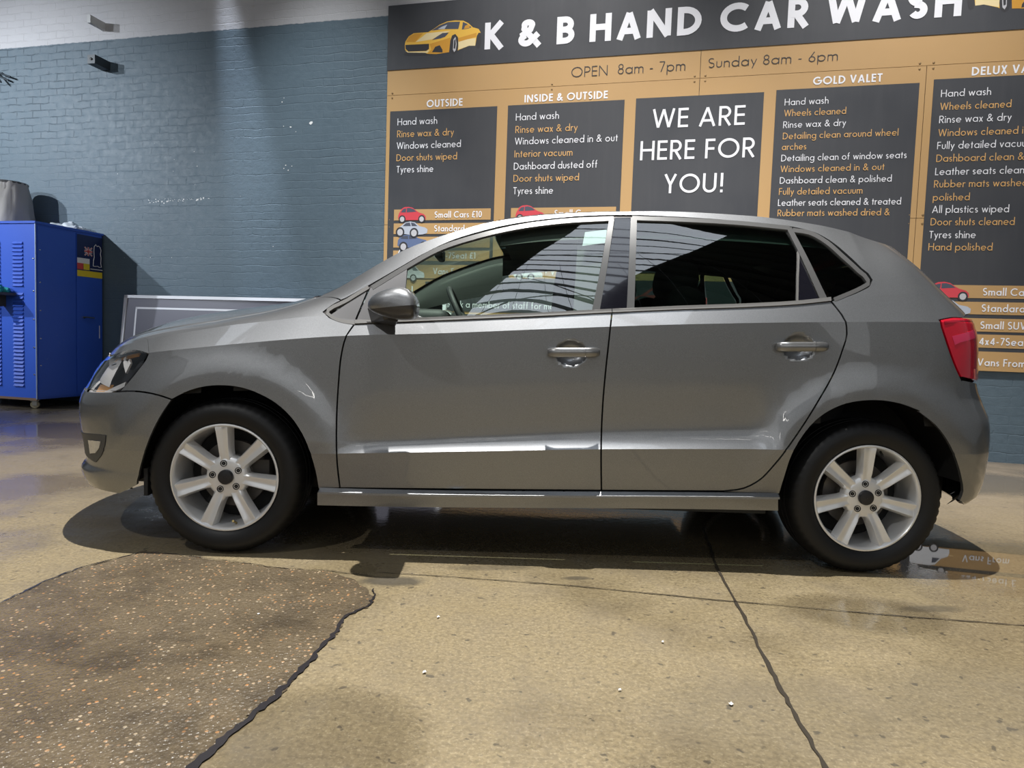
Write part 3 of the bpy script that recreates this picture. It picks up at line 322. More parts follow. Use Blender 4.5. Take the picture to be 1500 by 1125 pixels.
 'rear_frame_rear': [(0.9295,7.734),(0.934,7.591),(0.9388,7.449),(0.9439,7.311),(0.9492,7.176),(0.9549,7.043),(0.9607,6.913),(0.9669,6.78),(0.9731,6.648),(0.9794,6.517),(0.9857,6.387),(0.9921,6.257),(0.9985,6.127),(1.005,5.995),(1.0301,6.05),(1.0231,6.181),(1.0162,6.312),(1.0094,6.443),(1.0027,6.575),(0.996,6.708),(0.9895,6.842),(0.983,6.979),(0.9769,7.112),(0.971,7.247),(0.9654,7.385),(0.9601,7.525),(0.9551,7.668),(0.9502,7.812)],
 'rear_frame_divider': [(0.9497,7.195),(0.9265,6.547),(0.9095,5.913),(0.9172,5.904),(0.9344,6.545),(0.9579,7.197)],
 'quarter_frame': [(0.9478,7.666),(0.9709,7.664),(0.9937,7.662),(1.014,7.643),(1.0343,7.589),(1.0528,7.509),(1.0698,7.417),(1.0827,7.332),(1.0945,7.237),(1.106,7.137),(1.118,7.037),(1.1342,6.91),(1.1504,6.781),(1.1662,6.645),(1.1838,6.527),(1.1925,6.4),(1.1929,6.366),(1.1669,6.284),(1.1446,6.225),(1.1222,6.175),(1.0995,6.131),(1.0768,6.09),(1.0544,6.048),(1.0581,5.918),(1.0804,5.996),(1.1029,6.037),(1.1257,6.079),(1.1487,6.128),(1.1717,6.188),(1.2037,6.288),(1.2136,6.44),(1.1982,6.606),(1.18,6.733),(1.1647,6.869),(1.1487,7.002),(1.133,7.133),(1.1215,7.235),(1.1102,7.338),(1.0983,7.439),(1.0849,7.529),(1.0672,7.625),(1.0477,7.71),(1.0253,7.768),(1.0025,7.787),(0.9786,7.786),(0.9552,7.786)],
 'belt_front': [(-0.7508,5.71),(-0.7281,5.747),(-0.7055,5.778),(-0.6829,5.801),(-0.6602,5.822),(-0.6375,5.84),(-0.6148,5.855),(-0.592,5.866),(-0.5692,5.874),(-0.5464,5.88),(-0.523,5.884),(-0.4997,5.885),(-0.4764,5.885),(-0.4531,5.884),(-0.4297,5.881),(-0.4064,5.879),(-0.383,5.876),(-0.3597,5.874),(-0.3364,5.873),(-0.3131,5.874),(-0.2897,5.875),(-0.2664,5.878),(-0.243,5.879),(-0.2197,5.88),(-0.1963,5.88),(-0.173,5.879),(-0.1496,5.878),(-0.1263,5.877),(-0.1029,5.876),(-0.0796,5.875),(-0.0563,5.874),(-0.0329,5.873),(-0.0105,5.872),(0.0119,5.873),(0.0343,5.873),(0.0568,5.874),(0.0792,5.875),(0.1016,5.877),(0.124,5.879),(0.1465,5.882),(0.1689,5.885),(0.1913,5.889),(0.2138,5.894),(0.2134,6.034),(0.1909,6.033),(0.1684,6.032),(0.1459,6.031),(0.1234,6.031),(0.101,6.03),(0.0785,6.03),(0.0561,6.03),(0.0336,6.029),(0.0111,6.029),(-0.0113,6.03),(-0.0338,6.03),(-0.0572,6.03),(-0.0805,6.031),(-0.1039,6.031),(-0.1273,6.032),(-0.1507,6.033),(-0.1741,6.033),(-0.1975,6.034),(-0.2209,6.034),(-0.2442,6.034),(-0.2676,6.034),(-0.291,6.034),(-0.3144,6.034),(-0.3378,6.035),(-0.3612,6.036),(-0.3845,6.037),(-0.4079,6.038),(-0.4313,6.04),(-0.4547,6.041),(-0.4781,6.043),(-0.5015,6.044),(-0.5249,6.045),(-0.5483,6.045),(-0.5712,6.045),(-0.594,6.044),(-0.6169,6.041),(-0.6397,6.037),(-0.6625,6.032),(-0.6853,6.024),(-0.7081,6.013),(-0.7308,5.991),(-0.7535,5.943)],
 'belt_rear': [(0.2163,5.892),(0.2404,5.894),(0.2645,5.898),(0.2886,5.902),(0.3126,5.907),(0.3368,5.912),(0.3609,5.917),(0.385,5.921),(0.4091,5.925),(0.4333,5.928),(0.4574,5.929),(0.4815,5.929),(0.5049,5.927),(0.5282,5.924),(0.5516,5.92),(0.575,5.915),(0.5984,5.91),(0.6218,5.904),(0.6452,5.899),(0.6686,5.894),(0.6921,5.891),(0.7155,5.888),(0.739,5.887),(0.7615,5.886),(0.7842,5.884),(0.8068,5.883),(0.8295,5.882),(0.8521,5.882),(0.8748,5.884),(0.8975,5.888),(0.9203,5.894),(0.9449,5.905),(0.9694,5.918),(0.994,5.932),(1.0186,5.944),(1.0432,5.951),(1.0439,6.061),(1.0191,6.057),(0.9945,6.051),(0.97,6.045),(0.9455,6.039),(0.921,6.035),(0.8984,6.033),(0.8758,6.032),(0.8531,6.031),(0.8305,6.031),(0.8078,6.032),(0.7852,6.033),(0.7625,6.033),(0.7399,6.034),(0.7164,6.034),(0.6929,6.035),(0.6695,6.036),(0.646,6.038),(0.6225,6.039),(0.5991,6.041),(0.5756,6.042),(0.5521,6.043),(0.5287,6.044),(0.5052,6.045),(0.4817,6.045),(0.4576,6.045),(0.4334,6.044),(0.4092,6.044),(0.385,6.042),(0.3609,6.041),(0.3367,6.04),(0.3126,6.038),(0.2884,6.037),(0.2643,6.036),(0.2401,6.035),(0.216,6.034)],
 'corner_frame': [(-0.7221,7.129),(-0.7406,7.064),(-0.759,6.994),(-0.7773,6.915),(-0.7949,6.823),(-0.8185,6.731),(-0.8462,6.622),(-0.8669,6.437),(-0.8657,6.108),(-0.8425,5.897),(-0.8211,5.794),(-0.7994,5.731),(-0.7753,5.696),(-0.7515,5.678),(-0.752,5.891),(-0.7755,5.897),(-0.7986,5.919),(-0.8186,5.969),(-0.8375,6.049),(-0.8555,6.201),(-0.8552,6.295),(-0.8377,6.442),(-0.8106,6.563),(-0.7863,6.667),(-0.7681,6.761),(-0.7499,6.842),(-0.7316,6.914),(-0.7131,6.982)],
 'door_seal': [(-0.8711,6.096),(-0.8514,6.316),(-0.8315,6.5),(-0.811,6.649),(-0.7923,6.754),(-0.773,6.84),(-0.7533,6.912),(-0.7334,6.976),(-0.7135,7.037),(-0.6937,7.095),(-0.6739,7.15),(-0.6539,7.2),(-0.6338,7.246),(-0.6138,7.29),(-0.5936,7.337),(-0.5737,7.385),(-0.5537,7.434),(-0.5336,7.479),(-0.513,7.52),(-0.493,7.555),(-0.4727,7.589),(-0.4521,7.62),(-0.4313,7.647),(-0.4102,7.67),(-0.3897,7.686),(-0.3688,7.698),(-0.3477,7.706),(-0.3264,7.714),(-0.3049,7.721),(-0.2839,7.73),(-0.2626,7.74),(-0.2414,7.752),(-0.2199,7.762),(-0.1983,7.771),(-0.1756,7.78),(-0.1527,7.787),(-0.1296,7.793),(-0.1064,7.799),(-0.0831,7.804),(-0.0598,7.81),(-0.0364,7.817),(-0.0131,7.823),(0.0102,7.829),(0.0336,7.834),(0.0569,7.838),(0.0804,7.842),(0.1038,7.844),(0.1273,7.847),(0.1512,7.848),(0.1751,7.849),(0.199,7.849),(0.2229,7.848),(0.2469,7.847),(0.2708,7.845),(0.2948,7.841),(0.3187,7.837),(0.3425,7.832),(0.3664,7.827),(0.3902,7.82),(0.4141,7.813),(0.4379,7.807),(0.4618,7.801),(0.4857,7.796),(0.5097,7.792),(0.5332,7.789),(0.5567,7.786),(0.5803,7.784),(0.6038,7.782),(0.6273,7.78),(0.6508,7.778),(0.6742,7.774),(0.6977,7.771),(0.7211,7.766),(0.7445,7.761),(0.7679,7.755),(0.7913,7.749),(0.8146,7.744),(0.8381,7.74),(0.8655,7.736),(0.8929,7.734),(0.9205,7.732),(0.9481,7.732),(0.9554,7.854),(0.9275,7.851),(0.8997,7.85),(0.872,7.85),(0.8443,7.852),(0.8207,7.855),(0.7971,7.859),(0.7736,7.864),(0.75,7.87),(0.7264,7.875),(0.7028,7.879),(0.6791,7.882),(0.6554,7.885),(0.6317,7.887),(0.608,7.889),(0.5842,7.891),(0.5605,7.893),(0.5368,7.895),(0.5131,7.897),(0.4891,7.901),(0.4651,7.906),(0.441,7.912),(0.417,7.919),(0.3929,7.926),(0.3688,7.933),(0.3447,7.939),(0.3206,7.944),(0.2965,7.949),(0.2723,7.952),(0.2482,7.955),(0.224,7.956),(0.1998,7.957),(0.1756,7.958),(0.1514,7.957),(0.1273,7.956),(0.1035,7.955),(0.0798,7.952),(0.0562,7.949),(0.0325,7.945),(0.0089,7.941),(-0.0147,7.935),(-0.0381,7.929),(-0.0618,7.922),(-0.0853,7.917),(-0.1089,7.911),(-0.1324,7.906),(-0.1558,7.9),(-0.1792,7.893),(-0.2023,7.884),(-0.2242,7.875),(-0.246,7.865),(-0.2676,7.854),(-0.2891,7.845),(-0.3105,7.838),(-0.3321,7.833),(-0.3537,7.828),(-0.3752,7.822),(-0.3965,7.813),(-0.4175,7.799),(-0.4392,7.778),(-0.4604,7.752),(-0.4814,7.723),(-0.502,7.691),(-0.5223,7.658),(-0.5433,7.619),(-0.5638,7.576),(-0.5839,7.53),(-0.6039,7.486),(-0.6239,7.445),(-0.644,7.407),(-0.6641,7.367),(-0.6842,7.323),(-0.7042,7.275),(-0.7241,7.225),(-0.7441,7.173),(-0.7641,7.117),(-0.7839,7.052),(-0.8034,6.97),(-0.8224,6.865),(-0.843,6.713),(-0.863,6.527),(-0.8826,6.31)],
 'fog_surround': [(-1.7451,2.694),(-1.6889,2.768),(-1.6546,2.787),(-1.6304,2.793),(-1.6088,2.793),(-1.6136,2.527),(-1.6201,2.223),(-1.6296,1.936),(-1.6423,1.765),(-1.6756,1.482),(-1.8,1.65),(-1.8,2.7)],
 'fog_lamp': [(-1.6985,2.411),(-1.6316,2.454),(-1.6438,2.007),(-1.6649,1.826),(-1.7004,1.754)],
}
# ------------------------------------------------------------------ the setting
TH, WD = 0.2502, 2.9843
WX, WY = WD*math.sin(TH), WD*math.cos(TH)
wall_root_loc, wall_rz = (WX, WY, 0), -TH
def wall_pt(u, off, z): return (u*math.cos(TH)+(WD-off)*math.sin(TH), -u*math.sin(TH)+(WD-off)*math.cos(TH), z)
def make_wall_mat():
    m = mat('painted_brick', (.1, .15, .2), .42); k = NT(m)
    c = k.co('Object'); sep = k.n('ShaderNodeSeparateXYZ'); k.l(c, sep.inputs[0])
    cx = k.n('ShaderNodeCombineXYZ'); k.l(sep.outputs['X'], cx.inputs['X']); k.l(sep.outputs['Z'], cx.inputs['Y'])
    wob = k.noise(c, 4.5, 4.); w2 = k.math('MULTIPLY', k.math('SUBTRACT', wob, .5), .06)
    ad = k.n('ShaderNodeVectorMath', operation='ADD'); cw = k.n('ShaderNodeCombineXYZ'); k.l(w2, cw.inputs['X']); k.l(w2, cw.inputs['Y'])
    k.l(cx.outputs[0], ad.inputs[0]); k.l(cw.outputs[0], ad.inputs[1])
    br = k.n('ShaderNodeTexBrick'); k.l(ad.outputs[0], br.inputs['Vector'])
    br.inputs['Scale'].default_value = 1.0; br.inputs['Brick Width'].default_value = .225; br.inputs['Row Height'].default_value = .077
    br.inputs['Mortar Size'].default_value = .006; br.inputs['Mortar Smooth'].default_value = .6; br.inputs['Bias'].default_value = 0
    br.inputs['Color1'].default_value = (.42, .42, .42, 1); br.inputs['Color2'].default_value = (.62, .62, .62, 1)
    mort = br.outputs['Fac']
    n1 = k.noise(c, 2.2, 5.); n2 = k.noise(c, 14., 6., .65); n3 = k.noise(c, 60., 3.)
    # paint: slate blue below, off-white above a slightly ragged line
    zl = k.math('ADD', sep.outputs['Z'], k.math('MULTIPLY', k.math('SUBTRACT', n2, .5), .03))
    white = k.math('MULTIPLY', k.math('SUBTRACT', zl, 3.935), 120., clamp=True)
    blue = k.mix(n1, (.062, .094, .122), (.082, .119, .150)); blue = k.mix(k.ramp(n2, (.35, 0.), (.75, .5)), blue, (.096, .138, .172))
    # older thin paint where the joints show dark: upper end of the wall by the bracket
    gl = k.math('MULTIPLY', k.math('SUBTRACT', 1.0, k.math('MULTIPLY', k.math('ADD', sep.outputs['X'], 6.2), .55)), 1., clamp=True)
    gz = k.math('MULTIPLY', k.math('SUBTRACT', sep.outputs['Z'], 2.3), 1.1, clamp=True)
    old = k.math('MULTIPLY', k.math('MULTIPLY', gl, gz), k.ramp(k.noise(c, 5., 3.), (.42, 0.), (.55, 1.)))
    blue = k.mix(k.math('MULTIPLY', k.math('MULTIPLY', mort, old), .75), blue, (.02, .035, .05))
    
    wh = k.mix(n1, (.42, .415, .435), (.48, .47, .485)); wh = k.mix(k.math('MULTIPLY', mort, .12), wh, (.4, .39, .38))
    wh = k.mix(k.ramp(k.noise(c, 9., 2.), (.70, 0.), (.74, .6)), wh, (.42, .40, .38))
    k.l(k.mix(white, blue, wh), k.b.inputs['Base Color'])
    hgt = k.math('ADD', k.math('MULTIPLY', k.math('MULTIPLY', mort, k.math('MAXIMUM', k.ramp(k.noise(k.co('Object', scale=(.6, 1., 5.)), 1.6, 5.), (.45, .04), (.68, .8)), old)), -1.0), k.math('ADD', k.math('MULTIPLY', n2, .9), k.math('MULTIPLY', n3, .12)))
    k.l(k.bump(hgt, .42, .010), k.b.inputs['Normal'])
    k.l(k.ramp(n2, (.3, .52), (.7, .68)), k.b.inputs['Roughness'])
    return m
M['wall'] = make_wall_mat()
b = MB(); b.box((-11.5, 0, -.02), (11.0, .25, 12.))
wall = b.build('wall_back', M['wall']); wall.location = wall_root_loc; wall.rotation_euler = (0, 0, wall_rz); tag(wall, 'painted brick wall, slate blue below an off-white band', kind='structure')
def ell(k, c, cx, cy, rx, ry, rot=0., soft=.35, wob=None, amt=.5):
    d = k.n('ShaderNodeMapping'); k.l(c, d.inputs['Vector']); d.vector_type = 'TEXTURE'
    d.inputs['Location'].default_value = (cx, cy, 0); d.inputs['Rotation'].default_value = (0, 0, rot); d.inputs['Scale'].default_value = (rx, ry, 1000.)
    ln = k.n('ShaderNodeVectorMath', operation='LENGTH'); k.l(d.outputs[0], ln.inputs[0]); v = ln.outputs['Value']
    if wob is not None: v = k.math('ADD', v, k.math('MULTIPLY', k.math('SUBTRACT', wob, .5), amt))
    return k.math('DIVIDE', k.math('SUBTRACT', 1.0+soft/2, v), soft, clamp=True)
def make_floor_mat(gravel=False):
    m = mat('wet_concrete' if not gravel else 'exposed_aggregate', (.3, .25, .17), .5); k = NT(m); c = k.co('Object')
    n1 = k.noise(c, .9, 5., .6); n2 = k.noise(c, 6., 6., .65); n3 = k.noise(c, 70., 3., .7); n4 = k.noise(c, 28., 2., .5)
    st = k.noise(k.co('Object', scale=(2.2, 9., 1.), rot=(0, 0, .12)), 3., 5., .6)
    if not gravel:
        base = k.mix(n1, (.190, .148, .080), (.290, .232, .134)); base = k.mix(k.ramp(n2, (.35, 0.), (.72, .65)), base, (0.180, 0.142, 0.084))
        base = k.mix(k.ramp(st, (.55, 0.), (.75, .45)), base, (.16, .13, .085))
        base = k.mix(k.ramp(n3, (.36, .62), (.60, 0.)), base, (.10, .078, .046)); base = k.mix(k.ramp(k.noise(c, 120., 2.), (.54, 0.), (.70, .5)), base, (.36, .30, .19)); base = k.mix(k.ramp(k.noise(c, 3.1, 5., .7), (.50, 0.), (.72, .5)), base, (.13, .105, .07))
        base = k.mix(k.ramp(n4, (.665, 0.), (.71, .8)), base, (.06, .05, .035))
        # greyer, darker traffic film towards the back of the bay
        gy = k.n('ShaderNodeSeparateXYZ'); k.l(c, gy.inputs[0])
        film = k.math('MULTIPLY', k.math('ADD', gy.outputs['Y'], .9), .45, clamp=True)
        base = k.mix(k.math('MULTIPLY', film, .75), base, k.mix(st, (0.096, 0.080, 0.066), (0.160, 0.132, 0.108)))
        # dark oily stains with their own shapes
        for (x, y, rx, ry, a) in ((-.56, -1.035, .11, .045, .85), (.106, -.947, .05, .02, .7), (1.274, -1.14, .12, .03, .6), (.5, -1.85, .3, .2, .25), (-.2, -.86, .16, .03, .45), (1.1, -1.75, .35, .2, .3)):
            base = k.mix(k.math('MULTIPLY', ell(k, c, x, y, rx, ry, .1, .5, n2, 1.4), a), base, (.055, .048, .036))
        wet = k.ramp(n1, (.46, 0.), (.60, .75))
        for (x, y, rx, ry) in ((1.98, -.68, .78, .46), (0., .0, 2.0, .84), (-3.6, 2.2, .8, .5), (-.55, -2.0, .22, .22), (1.05, -1.2, .28, .16), (2.8, 1.3, .8, .5)):  # the ellipse under the car also paints its shade into the colour
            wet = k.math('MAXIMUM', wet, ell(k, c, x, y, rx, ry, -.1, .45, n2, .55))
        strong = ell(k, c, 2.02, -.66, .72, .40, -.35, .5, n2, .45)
        base = k.mix(k.math('MULTIPLY', wet, .62), base, k.mix(.6, base, (.040, .031, .021)))  # damp darkening, deepened to carry the shade under the car
        rough = k.mix(wet, k.ramp(n2, (.3, .42), (.7, .62)), k.ramp(n3, (.35, .05), (.7, .16)))
        rough = k.mix(strong, rough, .02)
        k.l(k.math('ADD', k.math('MULTIPLY', wet, .3), .5), k.b.inputs['Specular IOR Level'])
        h = k.math('ADD', k.math('MULTIPLY', n3, .25), k.math('ADD', k.math('MULTIPLY', n2, .35), n4))
        bs = k.math('SUBTRACT', 1.0, k.math('MAXIMUM', k.math('MULTIPLY', wet, .8), strong))
        d = k.n('ShaderNodeBump'); k.l(h, d.inputs['Height']); d.inputs['Distance'].default_value = .004; k.l(k.math('MULTIPLY', bs, .5), d.inputs['Strength']); nrm = d.outputs['Normal']
    else:
        vo = k.n('ShaderNodeTexVoronoi'); k.l(c, vo.inputs['Vector']); vo.inputs['Scale'].default_value = 85.; vo.inputs['Randomness'].default_value = 1.
        v2 = k.n('ShaderNodeTexVoronoi'); k.l(c, v2.inputs['Vector']); v2.inputs['Scale'].default_value = 150.
        sh = k.n('ShaderNodeSeparateColor'); k.l(vo.outputs['Color'], sh.inputs[0]); s2 = k.n('ShaderNodeSeparateColor'); k.l(v2.outputs['Color'], s2.inputs[0])
        base = k.mix(n1, (.085, .064, .038), (.135, .102, .061)); base = k.mix(k.ramp(n2, (.35, 0.), (.7, .7)), base, (.050, .038, .024))
        base = k.mix(k.math('MULTIPLY', k.ramp(s2.outputs[0], (.0, 0.), (1., 1.)), .3), base, (.20, .155, .10))
        st1 = k.math('MULTIPLY', k.ramp(sh.outputs[0], (.80, 0.), (.84, 1.)), k.ramp(vo.outputs['Distance'], (.30, 1.), (.42, 0.)))
        stone = k.mix(sh.outputs[1], (.36, .17, .06), (.36, .30, .21))
        base = k.mix(st1, base, stone)
        wet = k.ramp(n1, (.40, .15), (.6, 1.))
        rough = k.mix(wet, .5, .16)
        h = k.math('ADD', k.math('MULTIPLY', vo.outputs['Distance'], -1.), k.math('ADD', k.math('MULTIPLY', v2.outputs['Distance'], -.5), n2))
        base = k.mix(k.ramp(k.noise(c, 4., 5., .7), (.48, 0.), (.68, .75)), base, (.045, .034, .022)); d = k.n('ShaderNodeBump', Strength=.7, Distance=.005); k.l(h, d.inputs['Height']); nrm = d.outputs['Normal']
    k.l(base, k.b.inputs['Base Color']); k.l(rough, k.b.inputs['Roughness']); k.l(nrm, k.b.inputs['Normal'])
    return m
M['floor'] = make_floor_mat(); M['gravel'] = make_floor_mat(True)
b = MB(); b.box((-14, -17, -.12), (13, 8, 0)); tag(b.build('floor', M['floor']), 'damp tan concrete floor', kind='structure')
def jag(pts, amp, n=6, close=False):
    out = []
    m = len(pts)
    for i in range(m if close else m-1):
        a = Vector(pts[i]); c = Vector(pts[(i+1) % m]); t = (c-a); nn = Vector((-t.y, t.x)).normalized() if t.length > 0 else Vector((0, 0))
        for j in range(n):
            out.append(a+t*(j/n)+nn*(random.uniform(-amp, amp) if j else 0))
    if not close: out.append(Vector(pts[-1]))
    return out
patch = [(-1.695,-1.336),(-1.69,-1.16),(-1.654,-1.0),(-1.53,-.80),(-1.456,-.817),(-1.197,-.881),(-1.0,-.939),(-.797,-.957),(-.681,-1.038),(-.584,-1.189),(-.587,-1.264),(-.64,-1.359),(-.637,-1.456),(-.656,-1.567),(-.671,-1.702),(-.695,-1.835),(-.729,-1.95),(-.755,-2.06),(-.80,-2.5),(-2.2,-2.6),(-2.4,-1.9)]
pj = jag(patch, .012, 6, True)
tag(obj('floor_patch', [(p.x, p.y, .0025) for p in pj], [tuple(range(len(pj)))[::-1]], M['gravel']), 'worn patch of exposed gravelly concrete', kind='structure')
def strip_floor(name, pts, w, z, m, jn=8, amp=.006, label=None):
    p = jag(pts, amp, jn); v = []; f = []
    for i, q in enumerate(p):
        t = (p[min(i+1, len(p)-1)]-p[max(i-1, 0)]).normalized(); nn = Vector((-t.y, t.x)); ww = (w[0]+(w[1]-w[0])*i/(len(p)-1))*random.uniform(.55, 1.3)/2
        v += [(q.x+nn.x*ww, q.y+nn.y*ww, z), (q.x-nn.x*ww, q.y-nn.y*ww, z)]
    for i in range(len(p)-1): f.append((2*i, 2*i+1, 2*i+3, 2*i+2))
    o = obj(name, v, f, m); tag(o, label, kind='structure'); return o
M['crack'] = mat('dark_wet_crack', (.022, .020, .022), .22); M['joint'] = mat('dark_joint', (.035, .028, .02), .4)
strip_floor('floor_crack', [(-.60,-1.12),(-.584,-1.189),(-.587,-1.264),(-.64,-1.359),(-.637,-1.456),(-.656,-1.567),(-.671,-1.702),(-.695,-1.835),(-.729,-1.95),(-.755,-2.06),(-.78,-2.2)], (.005,.022), .004, M['crack'], 8, .005, 'dark wet crack at the patch edge')
strip_floor('floor_crack', [(-2.4,-1.75),(-1.695,-1.336),(-1.69,-1.16),(-1.654,-1.0),(-1.53,-.80)], (.008,.007), .004, M['crack'], 8, .006, 'thin crack at the back of the patch')
strip_floor('floor_crack', [(-1.456,-.817),(-1.197,-.881),(-1.0,-.939),(-.797,-.957),(-.62,-1.0)], (.004,.006), .004, M['joint'], 8, .004)
strip_floor('floor_joint', [(-.62,-.955),(-.376,-.976),(.085,-1.031),(.618,-1.133),(1.179,-1.221),(1.507,-1.261),(3.6,-1.52)], (.004,.007), .003, M['joint'], 10, .002, 'thin joint running along the bay')
strip_floor('floor_joint', [(.78,-.2),(.726,-.493),(.665,-.79),(.615,-1.209),(.554,-1.626),(.529,-1.836),(.50,-2.1),(.47,-2.5)], (.011,.010), .003, M['joint'], 8, .003, 'dark joint running towards the camera')
# ceiling with translucent roof lights and dark purlins
M['ceil'] = mat('dark_roof_sheet', (.06, .058, .055), .7); M['steel'] = mat('dark_roof_steel', (.05, .05, .05), .6)
M['sky_sheet'] = mat('translucent_roof_sheet', (.7, .75, .8), .6, emit=(.82, .90, 1.0), estr=2.0)
HC = 12.0
def in_wall(o): o.location = wall_root_loc; o.rotation_euler = (0, 0, wall_rz); return o
b = MB(); b.box((-14, -21, HC), (13, .3, HC+.12)); tag(in_wall(b.build('ceiling', M['ceil'])), 'dark profiled roof sheets', kind='structure')
SKY = ((1.3, 4.8, -18., -4.6), (-7.0, -6.0, -14., -6.0))
for i, (x0, x1, y0, y1) in enumerate(SKY):
    b = MB()
    n = int((y1-y0)/.09)
    for j in range(n):                      # corrugated sheet
        ya = y0+(y1-y0)*j/n; yb = y0+(y1-y0)*(j+1)/n; za = HC-.03+(.014 if j % 2 else -.014); zb = HC-.03+(.014 if (j+1) % 2 else -.014)
        b.add([(x0, ya, za), (x1, ya, za), (x1, yb, zb), (x0, yb, zb)], [(0, 1, 2, 3)])
    tag(in_wall(b.build('window_%d' % (i+1), M['sky_sheet'])), 'translucent corrugated roof light', kind='structure')
b = MB(); y = -18.1; k_ = 0
while y < -.5:
    b.box((-13, y, HC-.30), (12, y+(.10 if k_ % 3 == 0 else .045), HC-.08)); y += .85+.30*((k_*37) % 7)/7; k_ += 1
b.tube([(1.3, -17, HC-.35), (4.8, -14.3, HC-.35)], .04, 6); b.tube([(1.3, -13.0, HC-.35), (4.8, -15., HC-.35)], .035, 6); b.tube([(1.3, -9.6, HC-.35), (4.8, -8., HC-.35)], .035, 6)
tag(in_wall(b.build('trim_1', M['steel'])), 'dark roof purlins and ties', kind='structure')
b = MB(); b.box((-14, -17.2, 0), (13, -17, 12)); M['far'] = mat('dim_brown_wall', (.12, .115, .108), .8); tag(b.build('wall_front', M['far']), 'dim wall across the bay', kind='structure')
# fluorescent battens on the roof across the bay
M['tube'] = mat('lit_fluorescent_tube', (.9, .9, .9), .4, emit=(1., .97, .92), estr=22.)
for i, (x, y, z) in enumerate(((-1.3, -8.4, 3.6), (1.2, -8.4, 3.6), (-3.4, -7.0, 4.2), (2.9, -6.6, 4.4), (-.6, -9.6, 2.6))):
    e = empty('strip_light', (x, y, z)); tag(e, ['fluorescent strip light high on the far side of the bay, near its middle', 'fluorescent strip light high on the far side of the bay, towards the boot end', 'fluorescent strip light above the bonnet end', 'fluorescent strip light above the boot end', 'lowest fluorescent strip light on the wall across the bay'][i], 'light')
    b = MB(); b.box((-.75, -.05, .02), (.75, .05, .08)); b.box((-.69, -.006, .08), (-.68, .006, 11.9-z)); b.box((.68, -.006, .08), (.69, .006, 11.9-z)); b.build('housing', M['steel'], e)
    b = MB(); b.tube([(-.73, 0, 0), (.73, 0, 0)], .018, 8); b.build('tube', M['tube'], e)
# ------------------------------------------------------------------ panels cut out of the body surface
DENTS += [(.064, .816, .060, .047, .030), (.915, .866, .060, .047, .030)]
SMIN, SMAX = TIPN+2e-4, TIPR-2e-4
def seg_of(v): return np.where(v <= 2, 0, np.where(v <= 5, 2, np.where(v <= 6, 5, 6))), np.where(v <= 2, 2, np.where(v <= 5, 5, np.where(v <= 6, 6, 8)))
def Nrm(s, v):
    s = np.asarray(s, float); v = np.asarray(v, float); lo, hi = seg_of(v)
    s0 = np.clip(s-.004, SMIN, SMAX); s1 = np.clip(s+.004, SMIN, SMAX)
    v0 = np.maximum(v-.03, lo+1e-6*(lo > 0)); v1 = np.minimum(v+.03, hi)
    v0 = np.where(v1-v0 < 1e-4, v1-.02, v0)
    n = np.cross(P(s1, v)-P(s0, v), P(s, v1)-P(s, v0)); return n/np.maximum(np.linalg.norm(n, axis=1, keepdims=True), 1e-12)
def frange(a, b, d): return list(np.arange(a, b, d))
SL = sorted(set([round(x, 4) for x in frange(-2.066, -1.9, .012)+frange(-1.9, -1.55, .02)+frange(-1.55, -.8, .03)+frange(-.8, .8, .05)+frange(.8, 1.55, .03)+frange(1.55, 1.75, .015)+frange(1.75, 1.9, .012)]))
VL = [i*.25 for i in range(1, 32)]
